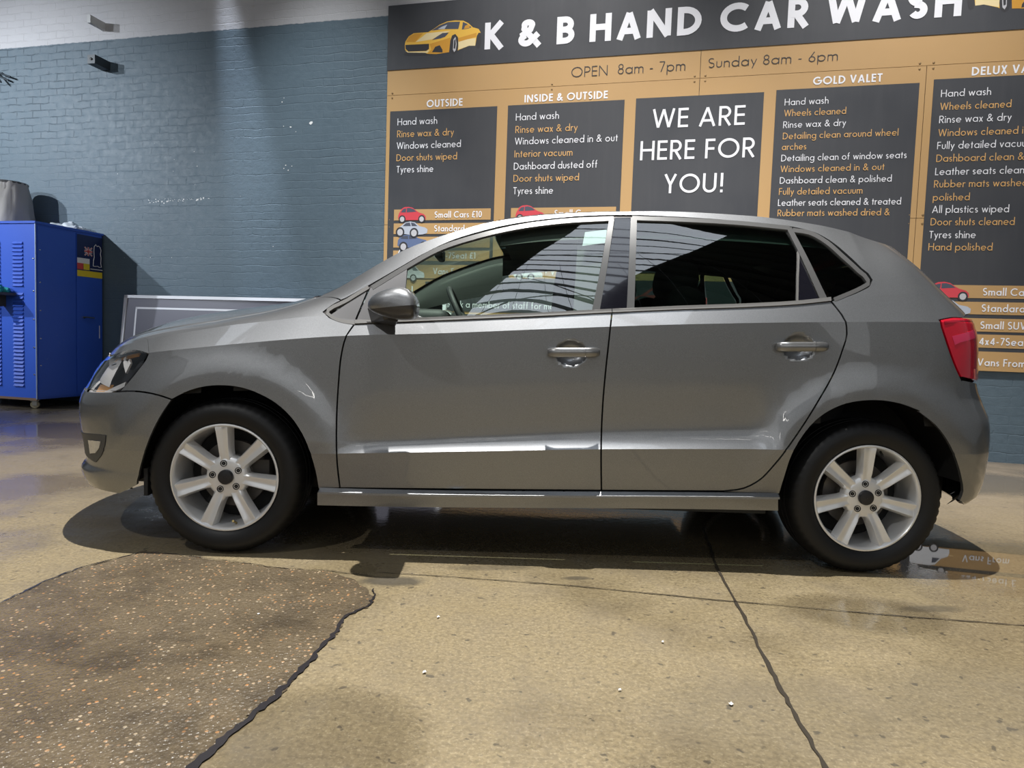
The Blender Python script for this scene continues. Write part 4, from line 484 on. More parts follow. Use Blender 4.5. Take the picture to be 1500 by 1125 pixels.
def panel(name, outlines, material, parent, off=0., flange=.012, side=-1, dense=None, mats=None):
    bm = bmesh.new()
    if isinstance(outlines[0][0], (int, float)): outlines = [outlines]
    for ol in outlines:
        bm.faces.new([bm.verts.new((s, v*.1, 0)) for s, v in ol])
    for f in bm.faces: f.normal_update()
    bmesh.ops.triangulate(bm, faces=bm.faces[:], ngon_method='EAR_CLIP')
    ss = [v.co.x for v in bm.verts]; vs = [v.co.y*10 for v in bm.verts]
    sl = [x for x in SL if min(ss)+.004 < x < max(ss)-.004]; vl = [x for x in VL if min(vs)+.01 < x < max(vs)-.01]
    if dense:
        sl += [dense[0]+i*.008 for i in range(-8, 9)]; vl += [dense[1]+i*.06 for i in range(-9, 10)]
    for x in sl: bmesh.ops.bisect_plane(bm, geom=bm.verts[:]+bm.edges[:]+bm.faces[:], dist=1e-7, plane_co=(x, 0, 0), plane_no=(1, 0, 0))
    for x in vl: bmesh.ops.bisect_plane(bm, geom=bm.verts[:]+bm.edges[:]+bm.faces[:], dist=1e-7, plane_co=(0, x*.1, 0), plane_no=(0, 1, 0))
    bm.verts.ensure_lookup_table(); bm.faces.ensure_lookup_table(); bm.verts.index_update()
    for f in bm.faces: f.normal_update()
    if bm.faces[0].normal.z < 0: bmesh.ops.reverse_faces(bm, faces=bm.faces[:])
    for f in bm.faces:
        f.normal_update()
    bad = [f for f in bm.faces if f.normal.z < 0]
    if bad: bmesh.ops.reverse_faces(bm, faces=bad)
    S = np.array([v.co.x for v in bm.verts]); V = np.clip(np.array([v.co.y*10 for v in bm.verts]), 0, 8); S = np.clip(S, SMIN, SMAX)
    N = Nrm(S, V); X = P(S, V)+N*off
    faces = [[v.index for v in f.verts] for f in bm.faces]
    be = []
    for e in bm.edges:
        if len(e.link_faces) == 1:
            l = e.link_loops[0]; be.append((l.vert.index, l.link_loop_next.vert.index))
    bm.free()
    nv = len(X); verts = list(X); ln = []
    ls = []; lv = []
    for f in faces:
        cs = S[f].mean(); cv = V[f].mean()
        for i in f: ls.append(S[i]+(cs-S[i])*.04); lv.append(V[i]+(cv-V[i])*.04)
    ln = list(Nrm(ls, lv)); allf = list(faces)
    if flange:
        mp = {}
        for a, b in be:
            for i in (a, b):
                if i not in mp: mp[i] = len(verts); verts.append(X[i]-N[i]*flange)
            allf.append([b, a, mp[a], mp[b]])
            q = np.cross(X[a]-X[b], verts[mp[a]]-X[b]); L = np.linalg.norm(q); q = q/L if L > 1e-12 else N[a]
            ln += [q]*4
    verts = np.array(verts); ln = np.array(ln)
    if side > 0:
        verts[:, 1] *= -1; ln[:, 1] *= -1; nf = []; nl = []; k = 0
        for f in allf:
            nf.append(f[::-1]); nl.append(ln[k:k+len(f)][::-1]); k += len(f)
        allf = nf; ln = np.concatenate(nl)
    o = obj(name, verts, allf, material, parent, True)
    o.data.normals_split_custom_set([tuple(x) for x in ln]); return o
# ------------------------------------------------------------------ the car
car = empty('car', (0, 0, 0)); tag(car, 'grey metallic five-door hatchback parked side-on on the wet concrete', 'car')
for sd in (-1, 1):
    near = sd < 0
    panel('front_fender', OUT['fender'], M['paint'], car, side=sd)
    fd = panel('front_door', OUT['front_door'], M['paint'], car, side=sd, dense=(.064, 4.49))
    rd = panel('rear_door', OUT['rear_door'], M['paint'], car, side=sd, dense=(.915, 4.53))
    panel('body_side', OUT['quarter'], M['paint'], car, side=sd)
    panel('sill_skirt', OUT['skirt'], M['paint'], car, off=.020, flange=.035, side=sd)
    S_ = np.linspace(-.868, .874, 60); pa = P(S_, np.full(60, 1.02)); v = []
    for p in pa: v += [(p[0], (p[1]-.004)*-sd, p[2]+.004), (p[0], (p[1]-.0235)*-sd, p[2]-.008), (p[0], (p[1]-.0235)*-sd, p[2]-.016)]
    sk = [o for o in car.children if o.name.startswith('sill_skirt')][-1]
    obj('skirt_ledge', v, [(i*3+j, i*3+j+1, i*3+j+4, i*3+j+3) for i in range(59) for j in range(2)], M['paint'], sk)
    # window framing and panes
    panel('window_pane', OUT['front_glass'], M['glass_front'], fd, off=-.007, flange=0, side=sd)
    panel('window_frame', OUT['front_frame'], M['trim'], fd, off=.001, side=sd)
    panel('window_frame', OUT['front_frame_rear'], M['trim'], fd, off=.001, side=sd)
    panel('belt_trim', OUT['belt_front'], M['belt'], fd, off=.005, side=sd)
    panel('pillar_applique', OUT['b_pillar'], M['gloss_black'], fd, off=-.001, side=sd)
    panel('mirror_sail', OUT['mirror_sail'], M['sail'], fd, off=0, side=sd)
    panel('window_pane', OUT['rear_glass'], M['glass_rear'], rd, off=-.007, flange=0, side=sd)
    panel('fixed_window_pane', OUT['rear_quarterlight'], M['gloss_black'], rd, off=-.005, flange=.006, side=sd)
    panel('window_frame', OUT['rear_frame'], M['trim'], rd, off=.001, side=sd)
    panel('window_frame', OUT['rear_frame_front'], M['trim'], rd, off=.001, side=sd)
    panel('window_frame', OUT['rear_frame_rear'], M['trim'], rd, off=.001, side=sd)
    panel('window_divider', OUT['rear_frame_divider'], M['belt'], rd, off=-.001, flange=.006, side=sd)
    panel('belt_trim', OUT['belt_rear'], M['belt'], rd, off=.005, side=sd)
    panel('quarter_window', OUT['quarter_glass'], M['glass_rear'], car, off=-.006, flange=0, side=sd)
    panel('quarter_window_frame', OUT['quarter_frame'], M['trim'], car, off=.001, side=sd)
    panel('door_seal', OUT['door_seal'], M['rubber'], car, off=-.005, flange=.01, side=sd)
    panel('corner_panel', OUT['fender_corner'], M['sail'], car, off=-.003, side=sd)
    panel('corner_trim', OUT['corner_frame'], M['belt'], car, off=.001, side=sd)
    # head lamp: housing behind a clear lens
    hl = panel('headlight', OUT['headlight'], M['lens'], car, off=.001, flange=.012, side=sd)
    panel('headlight_housing', OUT['headlight'], M['lamp_dark'], hl, off=-.07, flange=0, side=sd)
    for (s0, v0, r0, m_) in ((-1.80, 5.0, .062, 'lamp_in'), (-1.88, 5.05, .05, 'lamp_in')):
        c = P(s0, v0)[0]; n = Nrm(np.array([s0]), np.array([v0]))[0]; c = c-n*.05; c[1] *= -sd
        aim = Vector((-1, 0, 0)); q = MB()
        q.lathe([(r0*1.12, -.012), (r0, -.005), (r0*.8, .030), (r0*.45, .052), (0.001, .06)], (0, 0, 0), 'x', 28)
        q.lathe([(r0*.35, .0), (r0*.33, -.01), (.001, -.012)], (0.03, 0, 0), 'x', 16)
        ob = q.build('reflector_bowl', M['lamp_in'], hl, True, 40); ob.location = c; ob.rotation_euler = (0, 0, math.radians(28)*(1 if near else -1))
    panel('reflector', [(-1.66, 4.30), (-1.92, 4.75), (-1.92, 5.45), (-1.84, 5.75), (-1.70, 5.55), (-1.665, 5.1)], M['lamp_in'], hl, off=-.030, flange=0, side=sd)
    def lstrip(name, sv, w, mt, off):
        o_ = [(s, v-w) for s, v in sv]+[(s, v+w) for s, v in sv[::-1]]; panel(name, o_, mt, hl, off=off, flange=.008, side=sd)
    lstrip('indicator', [(-1.66, 4.28), (-1.72, 4.30), (-1.76, 4.32)], .09, M['amber'], -.035)
    lstrip('indicator_reflector', [(-1.60, 5.50), (-1.66, 5.50), (-1.74, 5.42)], .09, M['amber'], -.03)
    lstrip('lamp_bezel', [(-1.60, 4.75), (-1.64, 5.05), (-1.66, 5.40)], .12, M['lamp_in'], -.025)
    lstrip('lamp_sill', [(-1.58, 4.33), (-1.66, 4.12), (-1.78, 4.15), (-1.88, 4.45)], .06, M['lamp_in'], -.02)
    # tail lamp
    tl = panel('tail_light', OUT['taillight'], M['red'], car, off=.003, side=sd)
    o_ = [(1.468, 4.76), (1.50, 4.80), (1.57, 4.88), (1.62, 4.90), (1.62, 4.78), (1.57, 4.74), (1.50, 4.66), (1.478, 4.61)]
    panel('lens_band', o_, M['red_pale'] if False else mat('pinkish_lamp_band', (.62, .03, .10), .12, 0, .5, 1., .02), tl, off=.004, flange=.004, side=sd)
    panel('reversing_lens', [(1.58, 4.00), (1.64, 4.00), (1.64, 4.20), (1.575, 4.20)], M['red_pale'], tl, off=.005, flange=.004, side=sd)
    panel('lens_rim', [(1.445, 5.02), (1.48, 5.06), (1.55, 5.10), (1.63, 5.12), (1.63, 5.06), (1.55, 5.04), (1.48, 5.0), (1.447, 4.96)], M['red_dark'], tl, off=.004, flange=.004, side=sd)
    # door handles: bar, lock end
    for dr, hx, hz in ((fd, .064, .816), (rd, .915, .866)):
        pr_ = []
        bm = bmesh.new(); hx2 = hx+.006; y = P(hx, 4.5)[0][1]*0-.838
        for i, t in enumerate(np.linspace(-.095, .098, 15)):
            e = max(0., 1-abs(t)/.097)**.45; yy = y-.016*min(1., (1-(abs(t)/.1)**4)*1.1); rz = .0185*(.62+.38*min(1, e*1.8)); ry = .011*(.6+.4*min(1, e*1.8))
            pr_.append([(hx2+t, yy+ry*math.cos(a)*-1, hz+.003+t*.035+rz*math.sin(a)) for a in np.linspace(0, 2*math.pi, 14, endpoint=False)])
        q = MB(); base = 0
        q.v = [p for r_ in pr_ for p in r_]
        def ringf(a, b_):
            return [(i*14+k, i*14+(k+1) % 14, (i+1)*14+(k+1) % 14, (i+1)*14+k) for i in range(a, b_) for k in range(14)]
        q.f = ringf(0, 10)+[tuple(range(14))]; q.m = [0]*len(q.f)
        if not near: q.v = [(a, -b_, c_) for a, b_, c_ in q.v]
        hnd = q.build('door_handle', M['handle'], dr, True, 60, fix=True)
        q2 = MB(); q2.v = list(q.v); q2.f = [tuple(i for i in f) for f in ringf(10, 14)]+[tuple(14*14+k for k in range(14))]; q2.m = [0]*len(q2.f)
        q2.v = [(a+.0012, b_, c_) for a, b_, c_ in q2.v]
        q2.build('lock_cover', M['handle'], dr, True, 60, fix=True)
    # door mirror
    XM = [-.674,-.668,-.655,-.635,-.61,-.58,-.555,-.53,-.515,-.506,-.503]
    ZTm = [.966,.982,.997,1.010,1.020,1.029,1.031,1.024,1.012,.998,.985]; ZBm = [.956,.947,.938,.930,.922,.916,.914,.915,.918,.924,.934]; YH = [.02,.042,.060,.072,.080,.085,.086,.086,.084,.080,.074]
    def mshell(name, upper, m_, par):
        v = []; f = []; nr = 19
        for x, zt, zb, yh in zip(XM, ZTm, ZBm, YH):
            zs = .946+.020*(x+.674)/.17; zc = (zt+zb)/2; hh = (zt-zb)/2; zs = min(max(zs, zb+.1*hh), zt-.1*hh)
            ts = math.asin(max(-1, min(1, math.copysign(abs((zs-zc)/hh)**(1/.7), zs-zc))))
            A = np.linspace(ts, math.pi-ts, nr) if upper else np.linspace(math.pi-ts, 2*math.pi+ts, nr)
            for a in A:
                cy, sz = math.cos(a), math.sin(a); cy = math.copysign(abs(cy)**.7, cy); sz = math.copysign(abs(sz)**.7, sz)
                v.append((x, (-.93-yh*cy*-1)*(1 if near else -1), zc+hh*sz))
        for i in range(len(XM)-1):
            for j in range(nr-1): f.append((i*nr+j, i*nr+j+1, (i+1)*nr+j+1, (i+1)*nr+j))
        f.append(tuple(range(nr))); f.append(tuple((len(XM)-1)*nr+j for j in range(nr))[::-1])
        o = obj(name, v, f, m_, par, True); bm = bmesh.new(); bm.from_mesh(o.data); bmesh.ops.recalc_face_normals(bm, faces=bm.faces); bm.to_mesh(o.data); bm.free(); o.data.set_sharp_from_angle(angle=math.radians(50)); return o
    mr = mshell('door_mirror', True, M['paint'], fd); mshell('mirror_lower_shell', False, M['mirror_lower'], mr)
    q = MB(); sg = 1 if near else -1
    foot = [(-.705, -.80, .958), (-.60, -.80, .95), (-.57, -.90, .935), (-.63, -.91, .935)]
    bot = [(-.69, -.80, .905), (-.60, -.80, .895), (-.575, -.90, .908), (-.625, -.905, .912)]
    q.add([(x, y*sg, z) for x, y, z in foot+bot], [(0, 1, 2, 3), (7, 6, 5, 4), (0, 4, 5, 1), (1, 5, 6, 2), (2, 6, 7, 3), (3, 7, 4, 0)])
    q.build('mirror_foot', M['mirror_lower'], mr, False, fix=True)
    # wheel arch lining
    for wi, (wx, wz, wr) in enumerate(((-1.212, .305, .375), (1.223, .318, .385))):
        q = MB(); n = 28; a0, a1 = (-.25, math.pi+.10) if wi == 0 else (.12, math.pi+.25)
        for k in range(n+1):
            a = a0+(a1-a0)*k/n
            for (r, yy) in ((wr, -.77), (wr, -.50), (.10, -.50)):
                q.v.append((wx+r*math.cos(a), yy*(1 if near else -1), wz+r*math.sin(a)))
        for k in range(n):
            for j in range(2): q.f.append((k*3+j, k*3+j+1, (k+1)*3+j+1, (k+1)*3+j)); q.m.append(0)
        q.build('wheel_arch_liner', M['dark'], car, True, 40)
        if wi == 1: continue
        q = MB(); q.box((wx-.335, (-.79 if near else .60), .215), (wx-.32, (-.60 if near else .79), .32)); q.build('mud_flap', M['dark'], car)
# bumpers, grille, tailgate: both halves in one part
def both(name, key, m_, parent, off=0., flange=.012):
    a = panel(name, key, m_, parent, off, flange, -1); bq = panel(name, key, m_, parent, off, flange, 1)
    me, mb = a.data, bq.data; nv = len(me.vertices)
    v = [tuple(x.co) for x in me.vertices]+[tuple(x.co) for x in mb.vertices]
    f = [tuple(p.vertices) for p in me.polygons]+[tuple(i+nv for i in p.vertices) for p in mb.polygons]
    nl = [tuple(x.vector) for x in me.corner_normals]+[tuple(x.vector) for x in mb.corner_normals]
    bpy.data.objects.remove(a); bpy.data.objects.remove(bq)
    o = obj(name, v, f, m_, parent, True); o.data.normals_split_custom_set(nl); return o
fb = both('front_bumper', OUT['bumper'], M['paint'], car)
both('lower_air_intake', [(-2.0699, 1.2), (-1.92, 1.25), (-1.92, 2.5), (-2.0699, 2.5)], M['plastic'], fb, .003, .006)
for sd in (-1, 1):
    panel('fog_light_surround', OUT['fog_surround'], M['plastic'], fb, off=.003, flange=.006, side=sd)
    panel('fog_light', OUT['fog_lamp'], mat('fog_lamp_lens', (.55, .55, .55), .1, .6, .5, 1., .02), fb, off=.006, flange=.006, side=sd)
both('grille', [(-2.0699, 4.55), (-1.97, 4.6), (-1.97, 5.3), (-2.0699, 5.45)], M['plastic'], car, -.004, .01)
both('grille_backing', [(-2.0699, 4.3), (-1.84, 4.2), (-1.88, 5.9), (-2.0699, 6.1)], M['dark'], car, -.075, 0)
rb_ = both('rear_bumper', OUT['rbumper'], M['paint'], car)
both('reflector_strip', [(1.70, 1.05), (1.76, 1.05), (1.76, 1.35), (1.70, 1.35)], M['red'], rb_, .004, .005)
tg = both('tailgate', OUT['hatch'], M['paint'], car)
both('rear_window', [(1.72, 5.9), (1.8999, 5.9), (1.8999, 7.7), (1.72, 7.7)], M['gloss_black'], tg, .002, .005)
# ------------------------------------------------------------------ bonnet, screen, roof
ZC = [(-1.97,.735),(-1.94,.752),(-1.92,.775),(-1.88,.815),(-1.80,.858),(-1.70,.892),(-1.6,.920),(-1.47,.948),(-1.28,.980),(-1.14,1.002),(-1.06,1.022),(-.85,1.122),(-.65,1.218),(-.42,1.322),(-.22,1.396),(-.05,1.424),(.3,1.446),(.6,1.447),(.9,1.433),(1.2,1.398),(1.4,1.348),(1.5,1.30)]
def top(s, w, off=0.):
    s = np.atleast_1d(np.asarray(s, float)); w = np.atleast_1d(np.asarray(w, float))
    E = P(s, np.full_like(s, 8.)); zc = pchip([a for a, b in ZC], [b for a, b in ZC], E[:, 0]); zc = np.maximum(zc, E[:, 2])
    return np.stack([E[:, 0], -w*E[:, 1]*-1*-1, zc-(zc-E[:, 2])*np.abs(w)**2.4+off], -1)
def sheet(name, sfun, ns, nw, m_, parent, w0=-1, w1=1, off=0., thick=0.):
    W = np.linspace(w0, w1, nw); v = []
    for i in range(ns):
        s = np.array([sfun(w, i/(ns-1)) for w in W]); v += list(top(s, W, off))
    f = [(i*nw+j, i*nw+j+1, (i+1)*nw+j+1, (i+1)*nw+j) for i in range(ns-1) for j in range(nw-1)]
    o = obj(name, v, f, m_, parent, True)
    bm = bmesh.new(); bm.from_mesh(o.data); bmesh.ops.recalc_face_normals(bm, faces=bm.faces)
    if sum(f.normal.z*f.calc_area() for f in bm.faces) < 0: bmesh.ops.reverse_faces(bm, faces=bm.faces[:])
    bm.to_mesh(o.data); bm.free()
    if thick:
        md = o.modifiers.new('thickness', 'SOLIDIFY'); md.thickness = thick; md.offset = -1
    return o
HR = lambda w: -1.115+.185*abs(w)**2.2     # rear edge of the bonnet
WB = lambda w: -1.075+.175*abs(w)**2.2     # foot of the screen
WT = lambda w: -.235+.06*abs(w)**2
sm = lambda t: t
hood = sheet('bonnet', lambda w, t: SMIN+(HR(w)-SMIN)*(1-(1-t)**1.5), 40, 41, M['paint'], car, -.997, .997, 0, .008)
for sd in (-1, 1): panel('bonnet_edge', OUT['hoodside'], M['paint'], hood, side=sd)
sheet('scuttle', lambda w, t: HR(w)+.004+(WB(w)-HR(w)-.008)*t, 4, 31, M['rubber'], car, -.97, .97, -.006)
sheet('windscreen', lambda w, t: WB(w)+(WT(w)-WB(w))*t, 24, 31, M['windscreen'], car, -.955, .955, -.004)
for a, b_ in ((-1.0, -.955), (.955, 1.0)): sheet('screen_pillar_edge', lambda w, t: WB(w)+(WT(w)-WB(w))*t, 24, 3, M['rubber'], car, a, b_, -.002)
sheet('screen_header', lambda w, t: WT(w)-.03+.03*t, 3, 31, M['rubber'], car, -.955, .955, -.002)
sheet('roof', lambda w, t: WT(w)+(SMAX-WT(w))*(1-(1-t)**1.4), 40, 41, M['paint'], car, -.998, .998, 0, .008)
sheet('headliner', lambda w, t: WT(w)+.02+(1.45-WT(w)-.02)*t, 20, 21, M['headliner'], car, -.93, .93, -.045)
# spoiler above the tailgate
q = MB(); nw = 21; prof = [(1.22, .004), (1.34, .006), (1.44, .004), (1.485, -.006), (1.49, -.030), (1.40, -.05), (1.25, -.03)]
ZR = lambda x: float(pchip([a for a, b in ZC], [b for a, b in ZC], [min(x, 1.40)])[0])-max(0, x-1.40)*.20
for j in range(nw):
    w = -1+2*j/(nw-1)
    for x, dz in prof:
        xx = x-.05*abs(w)**3; y = w*.50*(1-.05*(x-1.2)); q.v.append((xx, y, ZR(xx)-.062*abs(w)**2.4+dz))
m_ = len(prof)
for j in range(nw-1):
    for i in range(m_): q.f.append((j*m_+i, j*m_+(i+1) % m_, (j+1)*m_+(i+1) % m_, (j+1)*m_+i)); q.m.append(0)
q.f += [tuple(range(m_)), tuple((nw-1)*m_+i for i in range(m_))[::-1]]; q.m += [0, 0]
q.build('roof_spoiler', M['paint'], car, True, 45, fix=True)
# dark inner shell behind the panels (seen only in the gaps) and floor pan
q = MB(); ss = np.arange(-1.98, 1.84, .06); vv = np.array([0, 1, 2, 3, 4, 5, 5.75])
for sd in (-1, 1):
    g = np.array([[P(s, v)[0]-Nrm(np.array([s]), np.array([v]))[0]*.034 for v in vv] for s in ss]); g[..., 1] *= -sd
    base = len(q.v); q.v += [tuple(p) for r_ in g for p in r_]
    for i in range(len(ss)-1):
        for j in range(len(vv)-1):
            cx = (g[i, j]+g[i+1, j+1])/2
            if min(math.hypot(cx[0]-wx, cx[2]-wz) for wx, wz in WH) < .42: continue
            if ss[i] < -1.55 and vv[j] >= 4: continue
            q.f.append((base+i*len(vv)+j, base+(i+1)*len(vv)+j, base+(i+1)*len(vv)+j+1, base+i*len(vv)+j+1)); q.m.append(0)
q.build('inner_shell', M['dark'], car)
q = MB(); q.box((-.84, -.74, .21), (.86, .74, .30)); q.box((-1.75, -.48, .20), (-.84, .48, .42)); q.box((.86, -.48, .24), (1.72, .48, .42)); q.box((-1.9, -.4, .45), (-1.85, .4, .70)); q.build('underbody', M['under'], car)
q = MB(); q.tube([(-.6, .2, .19), (.9, .2, .20), (1.1, .3, .24), (1.72, .45, .27)], .03, 10); q.build('exhaust_pipe', M['caliper'], car, True)
q = MB(); q.tube([(1.223, -.7, .27), (1.223, .7, .27)], .04, 10); q.tube([(-1.235, -.7, .29), (-1.235, .7, .29)], .03, 10); q.build('axle_beam', M['under'], car, True)
# ------------------------------------------------------------------ wheels
def wheel(wx, wz, sd, ang, first):
    e = empty('wheel', (wx, .80*sd, wz), 0, car)          # local: outward is sd*y
    g = -sd
    q = MB()
    tp = [(.203,-.008),(.214,.006),(.232,.013),(.252,.016),(.270,.011),(.284,-.001),(.2925,-.016),(.2965,-.034),(.2975,-.05),(.290,-.0505),(.290,-.058),(.2975,-.0585),(.298,-.088),(.290,-.0885),(.290,-.097),(.298,-.0975),(.2975,-.135),(.2965,-.15),(.2925,-.168),(.28,-.185),(.25,-.198),(.203,-.185)]
    q.lathe([(r, -d) for r, d in tp], (0, 0, 0), 'y', 168, g, mod=lambda k, j: (-.0035 if (k % 3 == 0 and 5 <= j <= 7) else 0.))
    q.build('tyre', M['tyre'], e, True, 32)
    q = MB(); G = g
    def Y(d): return -d*G*1.0
    rimp = [(.196,-.012),(.2035,-.010),(.2065,-.003),(.2060,.003),(.2005,.004),(.1960,-.001),(.1925,-.012),(.188,-.045),(.180,-.10),(.182,-.17),(.200,-.185)]
    q.lathe([(r, d) for r, d in rimp], (0, 0, 0), 'y', 72, -G)
    hubp = [(.082,-.055),(.080,-.026),(.074,-.0185),(.062,-.0155),(.040,-.0145),(.001,-.014)]
    q.lathe(hubp, (0, 0, 0), 'y', 56, -G)
    cs = [(-1.,-.040),(-.86,-.016),(-.66,-.002),(-.42,-.0025),(-.15,-.0075),(.22,-.0075),(.48,-.002),(.70,-.0015),(.88,-.014),(1.,-.040)]
    for kx in range(7):
        a = ang+2*math.pi*kx/7; ca, sa = math.cos(a), math.sin(a); base = len(q.v)
        st = [(.060,.0255,-.0125),(.078,.0245,-.0115),(.095,.0265,-.010),(.12,.0280,-.008),(.15,.0305,-.006),(.175,.0325,-.004),(.192,.0345,-.002),(.198,.0345,-.004)]
        for (r, hw, d0) in st:
            fl = 1.+.55*max(0, (.095-r)/.035)**2
            for (c_, dd) in cs:
                o_ = c_*hw*(fl if abs(c_) > .8 else 1); gro = dd if r > .08 else min(dd, -.006)*1.
                x, z = r*ca-o_*sa, r*sa+o_*ca
                q.v.append((x, -(d0+gro+.002)*G*1., z))
        n = len(cs)
        for i in range(len(st)-1):
            for j in range(n-1): q.f.append((base+i*n+j, base+(i+1)*n+j, base+(i+1)*n+j+1, base+i*n+j+1)); q.m.append(0)
    rim = q.build('alloy_rim', M['alloy'], e, True, 38)
    q = MB(); q.lathe([(.0285,-.015),(.0285,-.004),(.026,-.0005),(.018,.001),(.001,.0015)], (0, 0, 0), 'y', 32, -G); q.build('centre_cap', M['cap'], e, True, 40)
    ba = math.radians(101 if wx < 0 else 94)
    for kx in range(5):
        a = ba+2*math.pi*kx/5; c = (.0525*math.cos(a), 0, .0525*math.sin(a)); q = MB()
        q.lathe([(.0128,-.020),(.0128,-.0125),(.0105,-.0120),(.0095,-.018),(.0075,-.018),(.0072,-.014),(.001,-.0138)], c, 'y', 20, -G)
        q.build('wheel_bolt', M['dark'], e, True, 40)
    q = MB(); q.lathe([(.130,-.115),(.130,-.093),(.085,-.093),(.083,-.070),(.060,-.066),(.001,-.066)], (0, 0, 0), 'y', 40, -G); q.build('brake_disc', M['disc'], e, True, 30)
    if wx < 0:
        q = MB()
        for i in range(7):
            a = math.radians(150+10*i)
        q.box((.075, min(-.12*-G, -.07*-G), -.06), (.145, max(-.12*-G, -.07*-G), .06)); q.build('brake_caliper', M['caliper'], e)
    q = MB(); va = math.radians(-80 if wx < 0 else 72); r = .186
    q.tube([(r*math.cos(va), -(-.035)*G, r*math.sin(va)), (.172*math.cos(va), -(-.008)*G, .172*math.sin(va))], .0045, 8); q.build('valve_stem', M['brass'] if wx < 0 else M['dark'], e, True)
    q = MB(); q.lathe([(.001, -.13), (.178, -.13)], (0, 0, 0), 'y', 32, -G); q.build('wheel_backing', M['dark'], e)
    return e
for sd in (-1, 1):
    wheel(-1.235, .297, sd, math.radians(94.5), sd < 0)
    wheel(1.226, .297, sd, math.radians(89.5), sd < 0)
# ------------------------------------------------------------------ cabin
for sy in (-.37, .37):
    fs = empty('front_seat', (.25, sy, .3), 0, car)
    rbox('seat_cushion', (-.10, 0, .18), (.52, .50, .20), M['seat'], fs, .06)
    rbox('seat_back', (.24, 0, .48), (.15, .48, .66), M['seat'], fs, .06, (0, math.radians(16), 0))
    rbox('headrest', ((.30 if sy < 0 else .17), 0, .835), (.17, .27, .19), M['seat'], fs, .075, (0, math.radians(10), 0))
bs = empty('rear_seat', (1.0, 0, .3), 0, car)
rbox('seat_cushion', (-.08, 0, .2), (.5, 1.2, .2), M['seat'], bs, .06); rbox('seat_back', (.20, 0, .50), (.16, 1.25, .62), M['seat'], bs, .06, (0, math.radians(20), 0))
for sy in (-.36, .36): rbox('headrest', (.34, sy, .82), (.09, .26, .16), M['seat'], bs, .04, (0, math.radians(15), 0))
rbox('parcel_shelf', (1.42, 0, .92), (.34, 1.15, .03), M['seat'], car, .01)
rbox('dashboard', (-.83, 0, .86), (.50, 1.36, .20), M['dash'], car, .07)
rbox('instrument_cowl', (-.60, .37, .955), (.22, .36, .10), M['dash'], car, .045)
sw = empty('steering_wheel', (-.42, .37, .955), 0, car)
q = MB(); th_ = math.radians(26)
ring = [(.185*math.cos(a)*math.sin(th_)*-1*-1, .185*math.sin(a), .185*math.cos(a)*math.cos(th_)) for a in np.linspace(0, 2*math.pi, 41)]
ring = [(-x, y, z) for x, y, z in ring]
q.tube(ring, .016, 10, cap=False); q.build('wheel_rim', M['dash'], sw, True, 60)
q = MB(); q.tube([(0, -.17, 0), (-.03, 0, 0), (0, .17, 0)], [.014, .05, .014], 10); q.tube([(-.03, 0, 0), (-.24, 0, -.09)], .03, 10); q.build('wheel_hub', M['dash'], sw, True, 60)
mi = empty('interior_mirror', (-.52, 0, 1.265), 0, car)
rbox('mirror_body', (0, 0, 0), (.035, .21, .06), M['dash'], mi, .012); q = MB(); q.tube([(-.01, 0, 0), (-.05, 0, .05)], .012, 8); q.build('mirror_stalk', M['dash'], mi, True)
for sd in (-1, 1):
    sv = [(s, 7.62) for s in np.linspace(-.92, -.22, 24)]
    v = []; f = []
    for s, _ in sv:
        for vv_, dn in ((6.9, .03), (7.35, .045), (7.9, .04), (8.0, .012)):
            p = P(s, vv_)[0]-Nrm(np.array([s]), np.array([vv_]))[0]*dn; v.append((p[0], p[1]*-sd, p[2]))
    for i in range(23):
        for j in range(3): f.append((i*4+j, i*4+j+1, (i+1)*4+j+1, (i+1)*4+j))
    if sd > 0: obj('pillar_lining', v, f, M['pillar_in'], car, True)
    v = []; f = []; S_ = np.linspace(-.22, 1.45, 30)
    for s in S_:
        for vv_, dn in ((7.45, .03), (7.75, .05), (8.0, .05)):
            p = P(s, vv_)[0]-Nrm(np.array([s]), np.array([vv_]))[0]*dn; v.append((p[0], p[1]*-sd, p[2]))
    for i in range(29):
        for j in range(2): f.append((i*3+j, i*3+j+1, (i+1)*3+j+1, (i+1)*3+j))
    obj('roof_lining_edge', v, f, M['headliner'], car, True)
    v = []; f = []
    for s in (.10, .14, .18, .22):
        for vv_, dn in ((5.0, .05), (6.0, .05), (7.0, .05), (8.0, .045)):
            p = P(s+(.045*(8-vv_)/3*-1), vv_)[0]-Nrm(np.array([s]), np.array([vv_]))[0]*dn; v.append((p[0], p[1]*-sd, p[2]))
    for i in range(3):
        for j in range(3): f.append((i*4+j, i*4+j+1, (i+1)*4+j+1, (i+1)*4+j))
    obj('pillar_lining', v, f, M['headliner'], car, True)
    # rear pillar and quarter lining
    v = []; f = []
    for s in np.linspace(1.24, 1.62, 12):
        for vv_ in (5.2, 6.0, 7.0, 8.0):
            p = P(s, vv_)[0]-Nrm(np.array([s]), np.array([vv_]))[0]*.045; v.append((p[0], p[1]*-sd, p[2]))
    for i in range(11):
        for j in range(3): f.append((i*4+j, i*4+j+1, (i+1)*4+j+1, (i+1)*4+j))
    obj('pillar_lining', v, f, M['headliner'], car, True)
# paper tag inside the window of the near front door
tg_ = [(.118, 7.55), (.205, 7.60), (.196, 7.28), (.105, 7.22)]
panel('paper_tag', tg_, M['tag'], fd if False else [o for o in car.children if o.name.startswith('front_door')][0], off=-.012, flange=0, side=-1)
